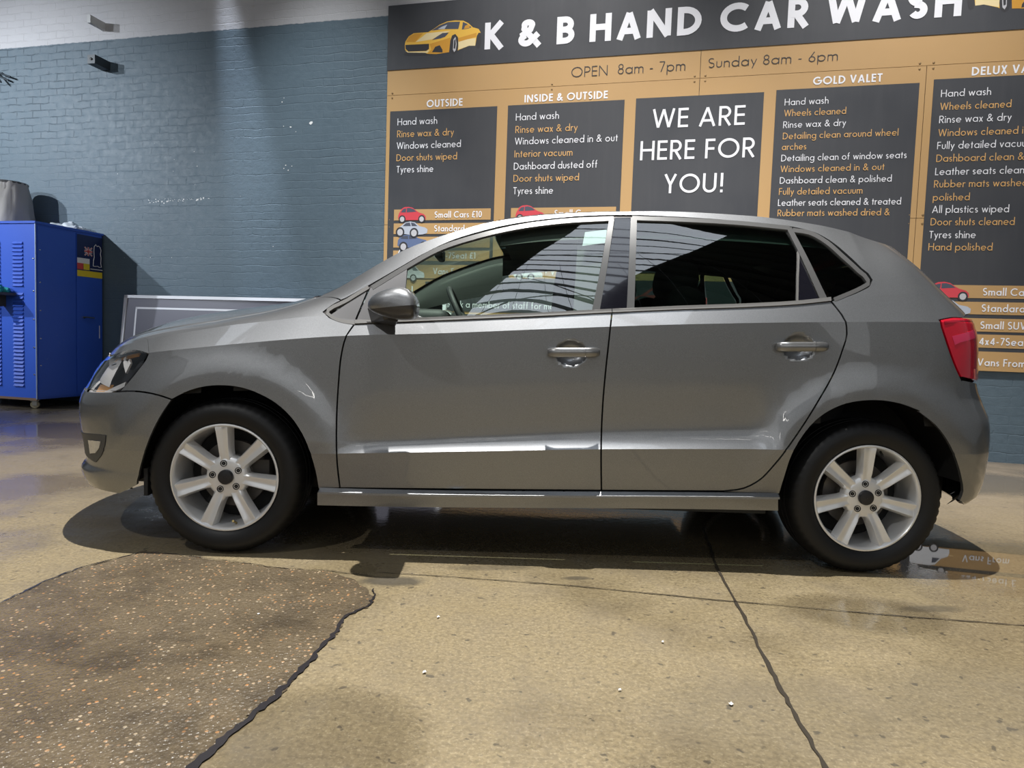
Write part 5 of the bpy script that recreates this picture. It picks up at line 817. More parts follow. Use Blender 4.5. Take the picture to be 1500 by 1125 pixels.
# ------------------------------------------------------------------ lettering: a monoline geometric alphabet drawn as strokes
def ARC(cx, cy, rx, ry, a, b, n=None):
    n = n or max(4, int(abs(b-a)/15)); return [(cx+rx*math.cos(math.radians(a+(b-a)*i/n)), cy+ry*math.sin(math.radians(a+(b-a)*i/n))) for i in range(n+1)]
def glyph(ch, w):
    h = w/2; X = .64; r = X/2-h; A = 1.06; D = -.30; m = X/2; T = 1-h
    ov = lambda x0: ARC(x0, m, r, r, 0, 360, 28)
    g = {
    ' ': (.30, []), '-': (.36, [[(.05, .36), (.31, .36)]]), '!': (.22, [[(.11, .30), (.11, 1)], [(.11, 0), (.11, w*1.15)]]),
    'a': (2*r+w, [ov(h+r), [(h+2*r, 0), (h+2*r, X)]]), 'b': (2*r+w, [ov(h+r), [(h, 0), (h, A)]]), 'd': (2*r+w, [ov(h+r), [(h+2*r, 0), (h+2*r, A)]]),
    'p': (2*r+w, [ov(h+r), [(h, D), (h, X)]]), 'g': (2*r+w, [ov(h+r), [(h+2*r, X), (h+2*r, -.06)]+ARC(h+r, -.06, r, .24-h*.4, 0, -150)]),
    'c': (1.75*r+w, [ARC(h+r, m, r, r, 48, 312)]), 'e': (2*r+w, [ARC(h+r, m, r, r, -42, -360+2, 26)[:], [(h, m), (h+2*r, m)]]), 'o': (2*r+w, [ov(h+r)]),
    'f': (.34, [[(.13, 0), (.13, .82)]+ARC(.27, .82, .14, A-h-.82, 180, 80), [(.0, X-h), (.30, X-h)]]), 't': (.30, [[(.15, 0), (.15, .88)], [(0, X-h), (.30, X-h)]]),
    'h': (.50, [[(h, 0), (h, A)], [(h, m*.9)]+ARC(.25, X-h-(.25-h), .25-h, .25-h, 180, 0)+[(.5-h, 0)]]), 'n': (.50, [[(h, 0), (h, X)], [(h, m*.9)]+ARC(.25, X-h-(.25-h), .25-h, .25-h, 180, 0)+[(.5-h, 0)]]),
    'm': (.80, [[(h, 0), (h, X)]]+[[(x0, m*.9)]+ARC(x0+.2-h/2, X-h-(.2-h/2), .2-h/2, .2-h/2, 180, 0)+[(x0+.4-h, 0)] for x0 in (h, .4)]),
    'i': (w, [[(h, 0), (h, X)], [(h, .80), (h, .80+w*1.1)]]), 'l': (w, [[(h, 0), (h, A)]]), 'k': (.46, [[(h, 0), (h, A)], [(.42, X), (h, .26)], [(.17, .36), (.42, 0)]]),
    'r': (.30, [[(h, 0), (h, X)], [(h, m*.9)]+ARC(.25, X-h-(.25-h), .25-h, .25-h, 180, 65)]),
    's': (.36, [ARC(.18, X*.74-h*.4, .18-h, X*.26-h*.5, 30, 270, 14)+ARC(.18, X*.26+h*.4, .18-h, X*.26-h*.5, 90, -150, 14)]),
    'u': (.48, [[(h, X), (h, .24)]+ARC(.24, .24, .24-h, .24-h, 180, 360)+[(.48-h, X)]]), 'v': (.50, [[(h*.8, X), (.25, h*.6), (.5-h*.8, X)]]), 'w': (.78, [[(h*.8, X), (.21, h*.6), (.39, X*.95), (.57, h*.6), (.78-h*.8, X)]]),
    'x': (.46, [[(h, 0), (.46-h, X)], [(h, X), (.46-h, 0)]]), 'y': (.50, [[(h*.8, X), (.26, .05)], [(.5-h*.8, X), (.12, D)]]),
    'A': (.76, [[(h*.9, 0), (.38, 1-h*.5), (.76-h*.9, 0)], [(.17, .30), (.59, .30)]]), 'B': (.54, [[(h, 0), (h, 1)], [(h, T), (.28, T)]+ARC(.28, .76-h*.5, .22-h*.4, .24-h*.5, 90, -90)+[(h, .52)], [(h, .52), (.28, .52)]+ARC(.28, .26+h*.5, .26-h*.5, .26-h*.5, 90, -90)+[(h, h)]]),
    'C': (.84, [ARC(.5, .5, .5-h, .5-h, 48, 312, 26)]), 'D': (.74, [[(h, h), (h, T), (.24, T)]+ARC(.24, .5, .5-h, .5-h, 90, -90)+[(h, h), (h, .5)]]),
    'E': (.48, [[(h, 0), (h, 1)], [(h, T), (.48, T)], [(h, h), (.48, h)], [(h, .52), (.46, .52)]]), 'F': (.46, [[(h, 0), (h, 1)], [(h, T), (.46, T)], [(h, .50), (.43, .50)]]),
    'G': (.95, [ARC(.5, .5, .5-h, .5-h, 50, 360, 28)+[(.52, .5)]]), 'H': (.70, [[(h, 0), (h, 1)], [(.7-h, 0), (.7-h, 1)], [(h, .52), (.7-h, .52)]]),
    'I': (w, [[(h, 0), (h, 1)]]), 'K': (.62, [[(h, 0), (h, 1)], [(.57, 1), (h, .42)], [(.22, .54), (.58, 0)]]), 'L': (.42, [[(h, 1), (h, h), (.42, h)]]),
    'N': (.76, [[(h, 0), (h, 1-h*.3), (.76-h, h*.3), (.76-h, 1)]]), 'O': (1., [ARC(.5, .5, .5-h, .5-h, 0, 360, 32)]), 'P': (.52, [[(h, 0), (h, 1)], [(h, T), (.27, T)]+ARC(.27, .73-h*.5, .25-h*.5, .27-h*.5, 90, -90)+[(h, .46)]]),
    'R': (.56, [[(h, 0), (h, 1)], [(h, T), (.27, T)]+ARC(.27, .73-h*.5, .25-h*.5, .27-h*.5, 90, -90)+[(h, .46)], [(.25, .46), (.52, 0)]]),
    'S': (.52, [ARC(.26, .755-h*.4, .24-h*.6, .245-h*.5, 40, 270, 16)+ARC(.26, .265+h*.2, .26-h, .265-h*.8, 90, -150, 16)]),
    'T': (.52, [[(.26, 0), (.26, 1)], [(0, T), (.52, T)]]), 'U': (.66, [[(h, 1), (h, .33)]+ARC(.33, .33, .33-h, .33-h, 180, 360)+[(.66-h, 1)]]), 'V': (.70, [[(h*.9, 1), (.35, h*.5), (.7-h*.9, 1)]]),
    'W': (1.06, [[(h*.9, 1), (.28, h*.5), (.53, .97), (.78, h*.5), (1.06-h*.9, 1)]]), 'X': (.6, [[(h, 0), (.6-h, 1)], [(h, 1), (.6-h, 0)]]), 'Y': (.62, [[(h*.9, 1), (.31, .45), (.62-h*.9, 1)], [(.31, .48), (.31, 0)]]),
    '0': (.56, [ARC(.28, .5, .28-h, .5-h, 0, 360, 28)]), '1': (.30, [[(.20, 0), (.20, 1-h*.4), (.02, .84)]]), '4': (.58, [[(.42, 0), (.42, 1-h), (.06, .24), (.58, .24)]]),
    '2': (.52, [ARC(.26, .72, .24-h*.6, .28-h, 165, -35, 14)+[(.05, h), (.52, h)]]), '5': (.52, [[(.46, T), (.17, T), (.10, .56)]+ARC(.24, .32, .26-h, .32-h, 115, -150, 16)]),
    '6': (.54, [ARC(.27, .28, .27-h, .28-h, 0, 360, 24), [(.44, 1), (.04+h*.6, .36)]]), '7': (.50, [[(.02, T), (.46, T), (.16, 0)]]),
    '8': (.52, [ARC(.26, .755-h*.3, .21-h*.5, .245-h*.7, 0, 360, 20), ARC(.26, .27+h*.2, .26-h, .27-h*.8, 0, 360, 22)]),
    '&': (.74, [[(.70, 0), (.20, .66)]+ARC(.33, .80, .16-h*.3, .20-h, 200, -20, 14)[0:]+[(.40, .62), (.16, .44)]+ARC(.27, .25, .27-h, .25-h, 125, 320, 12)+[(.66, .46)]]),
    '\u00a3': (.54, [ARC(.36, .74, .20-h*.5, .26-h, 15, 180, 12)+[(.18, .30), (.10, h)], [(.03, h), (.54, h)], [(.03, .47), (.42, .47)]]),
    '.': (w, [[(h, 0), (h, w)]]), "'": (w, [[(h, .75), (h, 1)]]),
    }
    return g.get(ch, (.4, []))
def stroke(mb, pts, w, fn):
    p = [Vector(q) for q in pts]; closed = (p[0]-p[-1]).length < 1e-4 and len(p) > 3
    if closed: p = p[:-1]
    n = len(p); L = []; R_ = []
    for i in range(n):
        a = p[i-1] if (i or closed) else None; c = p[(i+1) % n] if (i < n-1 or closed) else None
        d1 = (p[i]-a).normalized() if a is not None and (p[i]-a).length > 1e-9 else None; d2 = (c-p[i]).normalized() if c is not None and (c-p[i]).length > 1e-9 else None
        if d1 is None: d1 = d2
        if d2 is None: d2 = d1
        n1 = Vector((-d1.y, d1.x)); n2 = Vector((-d2.y, d2.x)); mm = n1+n2
        k = mm/max(mm.dot(n1), .35) if mm.length > 1e-6 else n1
        L.append(p[i]+k*w/2); R_.append(p[i]-k*w/2)
    k_ = 0
    for i in range(n if closed else n-1):
        j = (i+1) % n; base = len(mb.v); k_ += 1
        mb.v += [(p3[0], p3[1]-4e-5*k_, p3[2]) for p3 in (fn(L[i]), fn(R_[i]), fn(R_[j]), fn(L[j]))]; mb.f.append((base, base+1, base+2, base+3)); mb.m.append(0)
LIFT = (0., -.00015)
def write(mb, txt, x0, z0, x1, cap, w, fn, sx=None, gap=.14):
    """lay txt from x0 to x1 on the line z0; returns the x scale"""
    x = 0.; it = []; ns = 0
    lift = lambda p, k: (p[0]+LIFT[0]*k, p[1]+LIFT[1]*k, p[2])
    for ch in txt:
        a, st = glyph(ch, w); it.append((x, st)); x += a+(gap if ch != ' ' else gap*.4)
    tot = x-gap
    s = (x1-x0)/tot if x1 is not None else (sx or cap)
    for gx, st in it:
        parts_ = []
        for pl in st:                       # break a stroke at its sharp corners
            cur = [pl[0]]
            for i in range(1, len(pl)):
                cur.append(pl[i])
                if i < len(pl)-1:
                    a, b_, c = Vector(pl[i-1]), Vector(pl[i]), Vector(pl[i+1])
                    if (b_-a).length > 1e-6 and (c-b_).length > 1e-6 and (b_-a).normalized().dot((c-b_).normalized()) < -.15: parts_.append(cur); cur = [pl[i]]
            parts_.append(cur)
        for pl in parts_:
            base = len(mb.v); stroke(mb, [((gx+px)*s, pz*cap) for px, pz in pl], w*cap, lambda q: fn(x0+q[0], z0+q[1])); ns += 1
            mb.v[base:] = [lift(p, ns % 9) for p in mb.v[base:]]
    return s/cap
# ------------------------------------------------------------------ the price board
def face_mat(name, c, rough=.32, dirt=.25):
    m = mat(name, c, rough); k = NT(m); co = k.co('Object'); n1 = k.noise(co, 1.6, 5.); n2 = k.noise(k.co('Object', scale=(9., 1., .8)), 2., 4.)
    b_ = k.mix(k.math('MULTIPLY', k.ramp(n1, (.4, 0.), (.75, 1.)), dirt), c, tuple(x*.75+.03 for x in c)); b_ = k.mix(k.math('MULTIPLY', k.ramp(n2, (.5, 0.), (.75, 1.)), dirt*.5), b_, tuple(x*.8+.04 for x in c))
    k.l(b_, k.b.inputs['Base Color']); k.l(k.ramp(n1, (.3, rough*.8), (.7, rough*1.4)), k.b.inputs['Roughness']); return m
M['gold'] = face_mat('gold_board', (.44, .272, .113), .55, .2); M['black_board'] = face_mat('black_board', (.034, .037, .045), .55, .35)
M['white_ink'] = mat('white_lettering', (.74, .75, .80), .5); M['gold_ink'] = mat('gold_lettering', (.62, .36, .13), .5); M['dark_ink'] = mat('dark_lettering', (.03, .028, .03), .5)
INK = {'w': M['white_ink'], 'g': M['gold_ink'], 'k': M['dark_ink']}
sign = empty('price_board', wall_root_loc, wall_rz); tag(sign, 'large black and gold hand car wash price board fixed to the brick wall', 'sign')
UL, UR = -2.225, 4.85
def plate(name, u0, u1, z0, z1, o0, o1, m_, parent): 
    b = MB(); b.box((u0, -o1, z0), (u1, -o0, z1)); o = b.build(name, m_, parent); return o
for (u0, u1, z0, z1) in ((UL, .702, 3.18, 3.95), (.706, 3.70, 3.18, 3.95), (3.704, UR, 3.18, 3.95), (UL, .702, 1.944, 3.1765), (.706, 2.47, 1.965, 3.1765), (2.474, UR, 1.965, 3.1765), (UL, .702, .742, 1.940), (.706, 2.47, .742, 1.961), (2.474, UR, .742, 1.961)):
    plate('backing_sheet', u0, u1, z0, z1, 0., .018, M['gold'], sign)
ban = plate('banner_panel', UL-.004, UR, 3.415, 4.02, .018, .023, M['black_board'], sign)
TXT = [
('banner','K & B HAND CAR WASH',-1.258,3.547,2.694,0.241,'w',0.225),
('hours','OPEN',-0.426,3.249,-0.098,0.089,'k',0.085),('hours','8am - 7pm',-0.007,3.252,0.577,0.089,'k',0.085),('hours','Sunday 8am - 6pm',0.769,3.260,1.803,0.082,'k',0.085),
('head','OUTSIDE',-1.814,3.047,-1.454,0.070,'w',0.18),('head','INSIDE & OUTSIDE',-0.854,3.047,-0.088,0.068,'w',0.18),('head','GOLD VALET',1.622,3.070,2.149,0.066,'w',0.18),('head','DELUX VALET',2.796,3.080,None,0.066,'w',0.18),
('out','Hand wash',-2.107,2.890,-1.701,0.065,'w',0.1),('out','Rinse wax & dry',-2.108,2.776,-1.530,0.065,'g',0.1),('out','Windows cleaned',-2.110,2.664,-1.457,0.065,'w',0.1),('out','Door shuts wiped',-2.109,2.550,-1.492,0.065,'g',0.1),('out','Tyres shine',-2.106,2.439,-1.727,0.065,'w',0.1),
('ins','Hand wash',-0.929,2.886,-0.524,0.064,'w',0.1),('ins','Rinse wax & dry',-0.929,2.772,-0.348,0.064,'g',0.1),('ins','Windows cleaned in & out',-0.930,2.666,0.018,0.064,'w',0.1),('ins','Interior vacuum',-0.930,2.551,-0.386,0.064,'g',0.1),('ins','Dashboard dusted off',-0.932,2.438,-0.154,0.064,'w',0.1),('ins','Door shuts wiped',-0.932,2.327,-0.318,0.064,'g',0.1),('ins','Tyres shine',-0.930,2.213,-0.553,0.065,'w',0.1),
('mid','WE ARE',0.316,2.766,1.095,0.165,'w',0.125),('mid','HERE FOR',0.222,2.491,1.188,0.167,'w',0.125),('mid','YOU!',0.443,2.198,0.951,0.166,'w',0.125),
('gold','Hand wash',1.408,2.912,1.751,0.055,'w',0.1),('gold','Wheels cleaned',1.409,2.821,1.891,0.055,'g',0.1),('gold','Rinse wax & dry',1.407,2.725,1.896,0.055,'w',0.1),('gold','Detailing clean around wheel',1.409,2.631,2.295,0.055,'g',0.1),('gold','arches',1.407,2.542,1.599,0.055,'g',0.1),('gold','Detailing clean of window seats',1.407,2.448,2.368,0.055,'w',0.1),('gold','Windows cleaned in & out',1.406,2.357,2.209,0.055,'g',0.1),('gold','Dashboard clean & polished',1.406,2.261,2.269,0.055,'w',0.1),('gold','Fully detailed vacuum',1.404,2.168,2.055,0.056,'g',0.1),('gold','Leather seats cleaned & treated',1.402,2.075,2.350,0.056,'w',0.1),('gold','Rubber mats washed dried &',1.403,1.988,2.272,0.056,'g',0.1),
('delux','Hand wash',2.587,2.922,2.941,0.057,'w',0.1),('delux','Wheels cleaned',2.588,2.819,3.088,0.058,'g',0.1),('delux','Rinse wax & dry',2.588,2.717,3.097,0.058,'w',0.1),('delux','Windows cleaned in & out',2.588,2.612,None,0.058,'g',0.1),('delux','Fully detailed vacuum',2.587,2.511,None,0.058,'w',0.1),('delux','Dashboard clean & polished',2.587,2.410,None,0.058,'g',0.1),('delux','Leather seats cleaned & treated',2.586,2.305,None,0.058,'w',0.1),('delux','Rubber mats washed dried &',2.584,2.206,None,0.058,'g',0.1),('delux','polished',2.583,2.101,2.847,0.058,'g',0.1),('delux','All plastics wiped',2.584,2.003,3.130,0.059,'w',0.1),('delux','Door shuts cleaned',2.579,1.903,3.176,0.059,'g',0.1),('delux','Tyres shine',2.576,1.800,2.910,0.059,'w',0.1),('delux','Hand polished',2.576,1.702,3.035,0.059,'g',0.1),
('low','Please ask a member of staff for more',-1.735,1.152,-.431,.062,'w',.105),
('valet','FULL VALET',-2.16,1.265,-1.40,.085,'w',.15),
]
def lettering(parent, group, off):
    for g, t, u0, z0, u1, cap, c, w in TXT:
        if g != group: continue
        lt = any(ch.islower() for ch in t); mb = MB()
        write(mb, t, u0, z0, u1, cap, w, lambda u, z: (u, -off, z), sx=cap*(.97 if lt else 1.08)); mb.build('lettering', INK[c], parent)
lettering(ban, 'banner', .0245)
lettering(sign, 'hours', .0195); lettering(sign, 'head', .0195)
PAN = {'out': (-2.187, -1.112, 1.42, 3.026), 'ins': (-1.008, .064, 1.30, 3.027), 'mid': (.165, 1.239, 1.50, 3.032), 'gold': (1.338, 2.427, .70+.06, 3.044), 'delux': (2.53, 3.66, .745, 3.064)}
pan = {}
for key, (u0, u1, z0, z1) in PAN.items():
    pan[key] = plate('list_panel', u0, u1, z0, z1, .018, .022, M['black_board'], sign); lettering(pan[key], key, .0235)
low = plate('list_panel', -1.78, .064, 1.115, 1.395, .018, .022, M['black_board'], sign); lettering(low, 'low', .0235); lettering(sign, 'valet', .0195)
low2 = plate('list_panel', .165, 1.239, .80, 1.43, .018, .022, M['black_board'], sign)
low3 = plate('list_panel', -2.187, .064, .80, 1.09, .018, .022, M['black_board'], sign)
# little printed cars
PC = {n: mat(n, c, .5) for n, c in {'print_red': (.55, .05, .07), 'print_silver': (.40, .44, .52), 'print_blue': (.10, .14, .26), 'print_white': (.66, .68, .72), 'print_glass': (.06, .07, .10), 'print_tyre': (.03, .03, .035), 'print_hub': (.45, .45, .48), 'print_yellow': (.70, .42, .06), 'print_amber': (.55, .27, .03), 'print_pale': (.72, .60, .34), 'print_brown': (.26, .05, .05)}.items()}
SHAPE = {
 'hatch': ([(.01,.17),(0,.36),(.03,.56),(.12,.86),(.22,.98),(.38,1.),(.52,.93),(.66,.72),(.74,.62),(.92,.50),(.99,.36),(1.,.14),(.90,.10),(.10,.10)], [[(.10,.62),(.17,.84),(.29,.90),(.28,.62)],[(.31,.62),(.31,.91),(.42,.92),(.55,.84),(.66,.66)]], [(.15,.16),(.85,.16)], .135),
 'saloon': ([(0,.25),(.02,.55),(.10,.66),(.24,.92),(.42,1.),(.58,.92),(.72,.66),(.92,.56),(1.,.42),(.99,.16),(.86,.06),(.50,.0),(.08,.14)], [[(.16,.66),(.27,.88),(.40,.93),(.44,.66)],[(.47,.66),(.44,.93),(.56,.87),(.66,.66)]], [(.08,.22),(.55,.16)], .16),
 'suv': ([(0,.24),(.01,.60),(.06,.80),(.12,.97),(.30,1.),(.52,.97),(.66,.76),(.90,.62),(.99,.46),(1.,.16),(.9,.10),(.10,.08)], [[(.10,.72),(.15,.92),(.33,.94),(.34,.70)],[(.37,.70),(.36,.94),(.50,.92),(.62,.74)]], [(.19,.14),(.83,.16)], .15),
 'people': ([(0,.22),(.02,.62),(.09,.95),(.25,1.),(.55,.97),(.72,.66),(.95,.56),(1.,.40),(.99,.14),(.10,.08)], [[(.06,.62),(.11,.88),(.26,.92),(.27,.62)],[(.30,.62),(.29,.92),(.54,.88),(.66,.64)]], [(.17,.14),(.82,.14)], .13),
 'van': ([(0,.20),(.01,.88),(.05,.98),(.52,1.),(.66,.94),(.80,.62),(.97,.48),(1.,.30),(.99,.12),(.06,.08)], [[(.58,.60),(.57,.86),(.66,.84),(.77,.60)]], [(.20,.12),(.60,.10)], .13),
 'sports': ([(0,.20),(.02,.50),(.14,.62),(.30,.92),(.44,1.),(.60,.92),(.78,.64),(1.,.56),(1.,.10),(.08,.08)], [[(.20,.62),(.33,.88),(.46,.92),(.64,.66)]], [(.17,.16),(.80,.16)], .17)}
def printed_car(parent, kind, u0, u1, z0, z1, col, off):
    body, wins, wh, wr = SHAPE[kind]; mb = MB(); W, H = u1-u0, z1-z0
    pt = lambda p, d: (u0+p[0]*W, -off-d, z0+p[1]*H)
    mb.add([pt(p, 0) for p in body], [tuple(range(len(body)))], 0)
    for wn in wins: mb.add([pt(p, .0004) for p in wn], [tuple(range(len(wn)))], 1)
    for (cx, cy) in wh:
        for rr, mi_, d in ((wr, 2, .0004), (wr*.66, 3, .0008)):
            c = [(u0+cx*W+rr*W*.92*math.cos(a), -off-d, z0+cy*H+rr*W*math.sin(a)) for a in np.linspace(0, 2*math.pi, 18, endpoint=False)]; mb.add(c, [tuple(range(18))], mi_)
    mb.build('printed_car', None, parent, mats=[PC[col], PC['print_glass'], PC['print_tyre'], PC['print_hub']])
def price_strips(u0, u1, zs, labels, cap, tx, cars, cu0, cu1):
    for i, ((z0, z1), lab) in enumerate(zip(zs, labels)):
        st = plate('price_strip', u0, u1, z0, z1, .022, .024, M['gold'], sign)
        if not lab: 
            if cars[i]: printed_car(st, cars[i][0], cu0, cu1*1.0+cars[i][2], z0, z1, cars[i][1], .0255)
            continue
        mb = MB(); write(mb, lab, tx, z0+.022 if i < 4 else z0+.04, None, cap, .14, lambda u, z: (u, -.0255, z), sx=cap*.98); mb.build('lettering', M['white_ink'], st)
        if cars[i]: printed_car(st, cars[i][0], cu0, cu1*1.0+cars[i][2], z0-.012, z1+cars[i][3], cars[i][1], .0255)
CARS = [('hatch','print_red',0,.025),('saloon','print_silver',.02,.018),('suv','print_blue',.04,.018),('people','print_white',.0,.02),('van','print_white',.0,.0)]
LAB = ['Small Cars \u00a310', 'Standard', 'Small SUV', '4x4-7Seat \u00a31', 'Vans From']
price_strips(-2.122, -1.142, [(1.982,2.087),(1.851,1.953),(1.721,1.824),(1.594,1.692),(1.425,1.555)], LAB, .060, -1.70, CARS, -2.078, -1.79)
LAB2 = ['Small Cars', 'Standard', 'Small SUV', '4x4-7Seat', '']
price_strips(-.945, .03, [(1.982,2.087),(1.851,1.953),(1.721,1.824),(1.594,1.692),(1.435,1.55)], LAB2, .060, -.53, CARS, -.90, -.62)
mb = MB(); write(mb, '- Vans', -.60, 1.470, -.39, .062, .13, lambda u, z: (u, -.0265, z)); mb.build('lettering', M['white_ink'], sign)
LAB3 = ['Small Cars', 'Standard', 'Small SUV', '4x4-7Seat \u00a33', 'Vans From']
price_strips(2.62, 3.62, [(1.322,1.425),(1.192,1.292),(1.055,1.161),(.926,1.032),(.739,.895)], LAB3, .060, 2.992, CARS, 2.60, 2.895)
price_strips(1.40, 2.40, [(1.50,1.60),(1.37,1.47),(1.24,1.34),(1.11,1.21),(.93,1.08)], LAB3, .058, 1.77, [None]*5, 0, 0)
printed_car(low2, 'sports', .20, .86, 1.14, 1.40, 'print_brown', .0235)
plate('gold_band', .165, 1.239, 1.43, 1.48, .018, .021, M['gold'], sign)
# the big printed coupe on the banner and its mirror image at the far end
def coupe(fu, fz):
    G = lambda p, d: (fu(-2.07+(p[0]-100)/1230*.78), -.0236-d, fz+3.518+(700-p[1])*.000587-(p[0]-100)/1230*.051)
    L_ = [('print_tyre', [(105,640),(150,600),(470,600),(640,632),(470,650),(200,660)], 0), ('print_tyre', [(850,500),(870,380),(930,320),(975,380),(985,480),(965,590),(920,635),(875,600)], .0002), ('print_tyre', [(1255,480),(1268,360),(1300,300),(1330,340),(1338,430),(1320,510),(1295,545),(1265,530)], .0002),
      ('print_yellow', [(130,480),(140,430),(190,350),(270,300),(500,285),(580,240),(680,170),(800,120),(920,105),(1050,110),(1130,150),(1200,215),(1290,240),(1325,300),(1290,300),(1265,350),(1250,470),(1245,500),(1150,500),(1000,560),(975,575),(985,480),(975,370),(930,315),(880,340),(855,420),(840,600),(640,630),(500,625),(440,600),(180,600),(135,560)], .0001),
      ('print_amber', [(150,440),(200,350),(280,310),(420,300),(300,440)], .0003), ('print_pale', [(300,440),(480,300),(600,290),(860,265),(700,330),(560,400)], .0003), ('print_amber', [(530,470),(860,370),(840,600),(640,628),(500,622),(560,560)], .0003),
      ('print_pale', [(985,560),(980,420),(1250,380),(1245,500),(1150,500)], .0003), ('print_amber', [(975,380),(1260,300),(1255,360),(985,440)], .0004),
      ('print_glass', [(555,262),(680,180),(810,130),(1000,125),(975,240),(740,240)], .0004), ('print_glass', [(1030,250),(1045,130),(1110,160),(1180,215),(1130,235)], .0004), ('print_silver', [(650,240),(720,200),(800,170),(760,238)], .0006),
      ('print_tyre', [(140,485),(520,468),(522,545),(480,580),(190,590),(145,545)], .0005), ('print_pale', [(135,575),(190,595),(470,588),(530,560),(500,610),(180,606)], .0005), ('print_glass', [(565,410),(650,350),(730,300),(830,295),(770,360),(700,385)], .0005), ('print_tyre', [(570,600),(620,515),(690,490),(735,560),(740,605)], .0005),
      ('print_hub', [(900,560),(905,400),(935,360),(955,470),(945,570),(920,600)], .0006), ('print_tyre', [(910,540),(915,420),(935,390),(943,470),(935,550)], .0008), ('print_amber', [(1060,240),(1080,190),(1120,170),(1150,190),(1150,225)], .0006)]
    mb = MB(); names = []
    for n_, p, d in L_:
        if n_ not in names: names.append(n_)
        mb.add([G(q, d) for q in p], [tuple(range(len(p)))], names.index(n_))
    mb.build('printed_coupe', None, ban, mats=[PC[n_] for n_ in names])
coupe(lambda u: u, 0); coupe(lambda u: 1.44-u, .03)
q = MB()
for u in (-2.17, -.6, .66, .75, 2.42, 2.52):
    for z in (3.155, 3.20, 1.99, 1.92): q.lathe([(.009, .018), (.008, .0215), (.001, .0225)], (u, 0, z), 'y', 10, -1)
q.build('fixing_screws', mat('dull_screw', (.30, .2, .1), .5, .6), sign)
# ------------------------------------------------------------------ blue steel cabinet on castors
M['blue'] = mat('blue_powder_coat', (.012, .042, .235), .38); 
def blue_mat():
    m = M['blue']; k = NT(m); co = k.co('Object'); n1 = k.noise(co, 2.5, 4.); n2 = k.noise(co, 45., 3.)
    b_ = k.mix(n1, (.026, .085, .46), (.034, .105, .54)); b_ = k.mix(k.ramp(n2, (.71, 0.), (.74, .5)), b_, (.16, .22, .42)); k.l(b_, k.b.inputs['Base Color'])
blue_mat()
M['rust'] = mat('rusty_edge', (.17, .10, .065), .8); M['chrome'] = mat('chrome', (.65, .65, .65), .15, 1.); M['bright_edge'] = mat('scuffed_bright_edge', (.34, .42, .58), .4, .3)
U0, U1 = -6.95, -5.575       # along the wall
CD = .80                      # depth off the wall
cab = empty('cabinet', wall_pt((U0+U1)/2, CD/2+.02, 0), wall_rz); tag(cab, 'blue steel machine cabinet on castors standing against the brick wall', 'cabinet')
hw = (U1-U0)/2; hd = CD/2; ZB, ZT = .10, 1.845
b = MB(); b.box((-hw, -hd, ZB), (hw, hd, ZT)); b.build('body', M['blue'], cab)
b = MB(); b.box((-hw-.012, -hd-.012, ZT), (hw+.012, hd+.012, ZT+.022)); b.build('top_panel', M['blue'], cab)
b = MB(); b.box((-hw-.002, -hd-.003, ZB-.012), (hw, -hd+.02, ZB+.012)); b.build('rusty_base_rail', M['rust'], cab)
b = MB(); b.box((hw-.004, -hd-.004, ZB), (hw+.004, -hd+.004, ZT)); b.build('corner_edge', M['bright_edge'], cab)
# end door (towards the car): fixed panel and hinged door
b = MB(); b.box((hw, -hd+.02, ZB+.02), (hw+.010, .055, ZT-.02)); b.build('end_panel', M['blue'], cab)
door = MB(); door.box((hw, .063, ZB+.02), (hw+.014, hd-.012, ZT-.02)); door = door.build('door', M['blue'], cab)
b = MB(); b.tube([(hw+.014, .12, .94), (hw+.05, .12, .94)], .012, 10); b.tube([(hw+.045, .10, .945), (hw+.048, .16, .945), (hw+.045, .25, .94)], .009, 8); b.build('door_handle', M['chrome'], door, True)
b = MB(); b.box((hw+.014, hd-.055, .72), (hw+.017, hd-.047, .86)); b.build('white_mark', M['white_ink'], door)
# sticker sheet on the door: dark blue field, flag, yellow strip, hazard labels
sx = hw+.0155
M['st_blue'] = mat('sticker_navy', (.010, .018, .085), .35); M['st_yellow'] = mat('sticker_yellow', (.72, .55, .03), .45); M['st_white'] = mat('sticker_white', (.70, .70, .72), .5); M['st_red'] = mat('sticker_red', (.55, .06, .06), .5)
def quad(y0, y1, z0, z1, d, mm, parent, name):
    b = MB(); b.box((sx+d-.0012, y0, z0), (sx+d, y1, z1)); return b.build(name, mm, parent)
ya, yb = .066, hd-.014
stk = quad(ya, yb, 1.40, 1.815, .001, M['st_blue'], door, 'sticker')
quad(ya, yb, 1.375, 1.44, .0022, M['st_yellow'], stk, 'yellow_strip')
quad(ya, ya+.075, 1.45, 1.565, .0022, M['st_red'], stk, 'warning_label'); quad(ya+.08, ya+.155, 1.45, 1.515, .0022, M['st_yellow'], stk, 'warning_label'); quad(ya, ya+.155, 1.515, 1.57, .0026, M['st_white'], stk, 'warning_label')
fy0, fy1, fz0, fz1 = ya+.09, ya+.19, 1.60, 1.695
b = MB()
def fq(p, d, mi): b.add([(sx+d, fy0+(fy1-fy0)*y, fz0+(fz1-fz0)*z) for y, z in p], [tuple(range(len(p)))], mi)
fq([(0,0),(1,0),(1,1),(0,1)], .0024, 0)
for p in ([(0,0),(.12,0),(1,.88),(1,1),(.88,1),(0,.12)], [(1,0),(1,.12),(.12,1),(0,1),(0,.88),(.88,0)], [(.40,0),(.60,0),(.60,1),(.40,1)], [(0,.36),(1,.36),(1,.64),(0,.64)]): fq(p, .0027, 1)
for p in ([(0,0),(.05,0),(1,.95),(1,1),(.95,1),(0,.05)], [(1,0),(1,.05),(.05,1),(0,1),(0,.95),(.95,0)]): fq(p, .0029, 2)
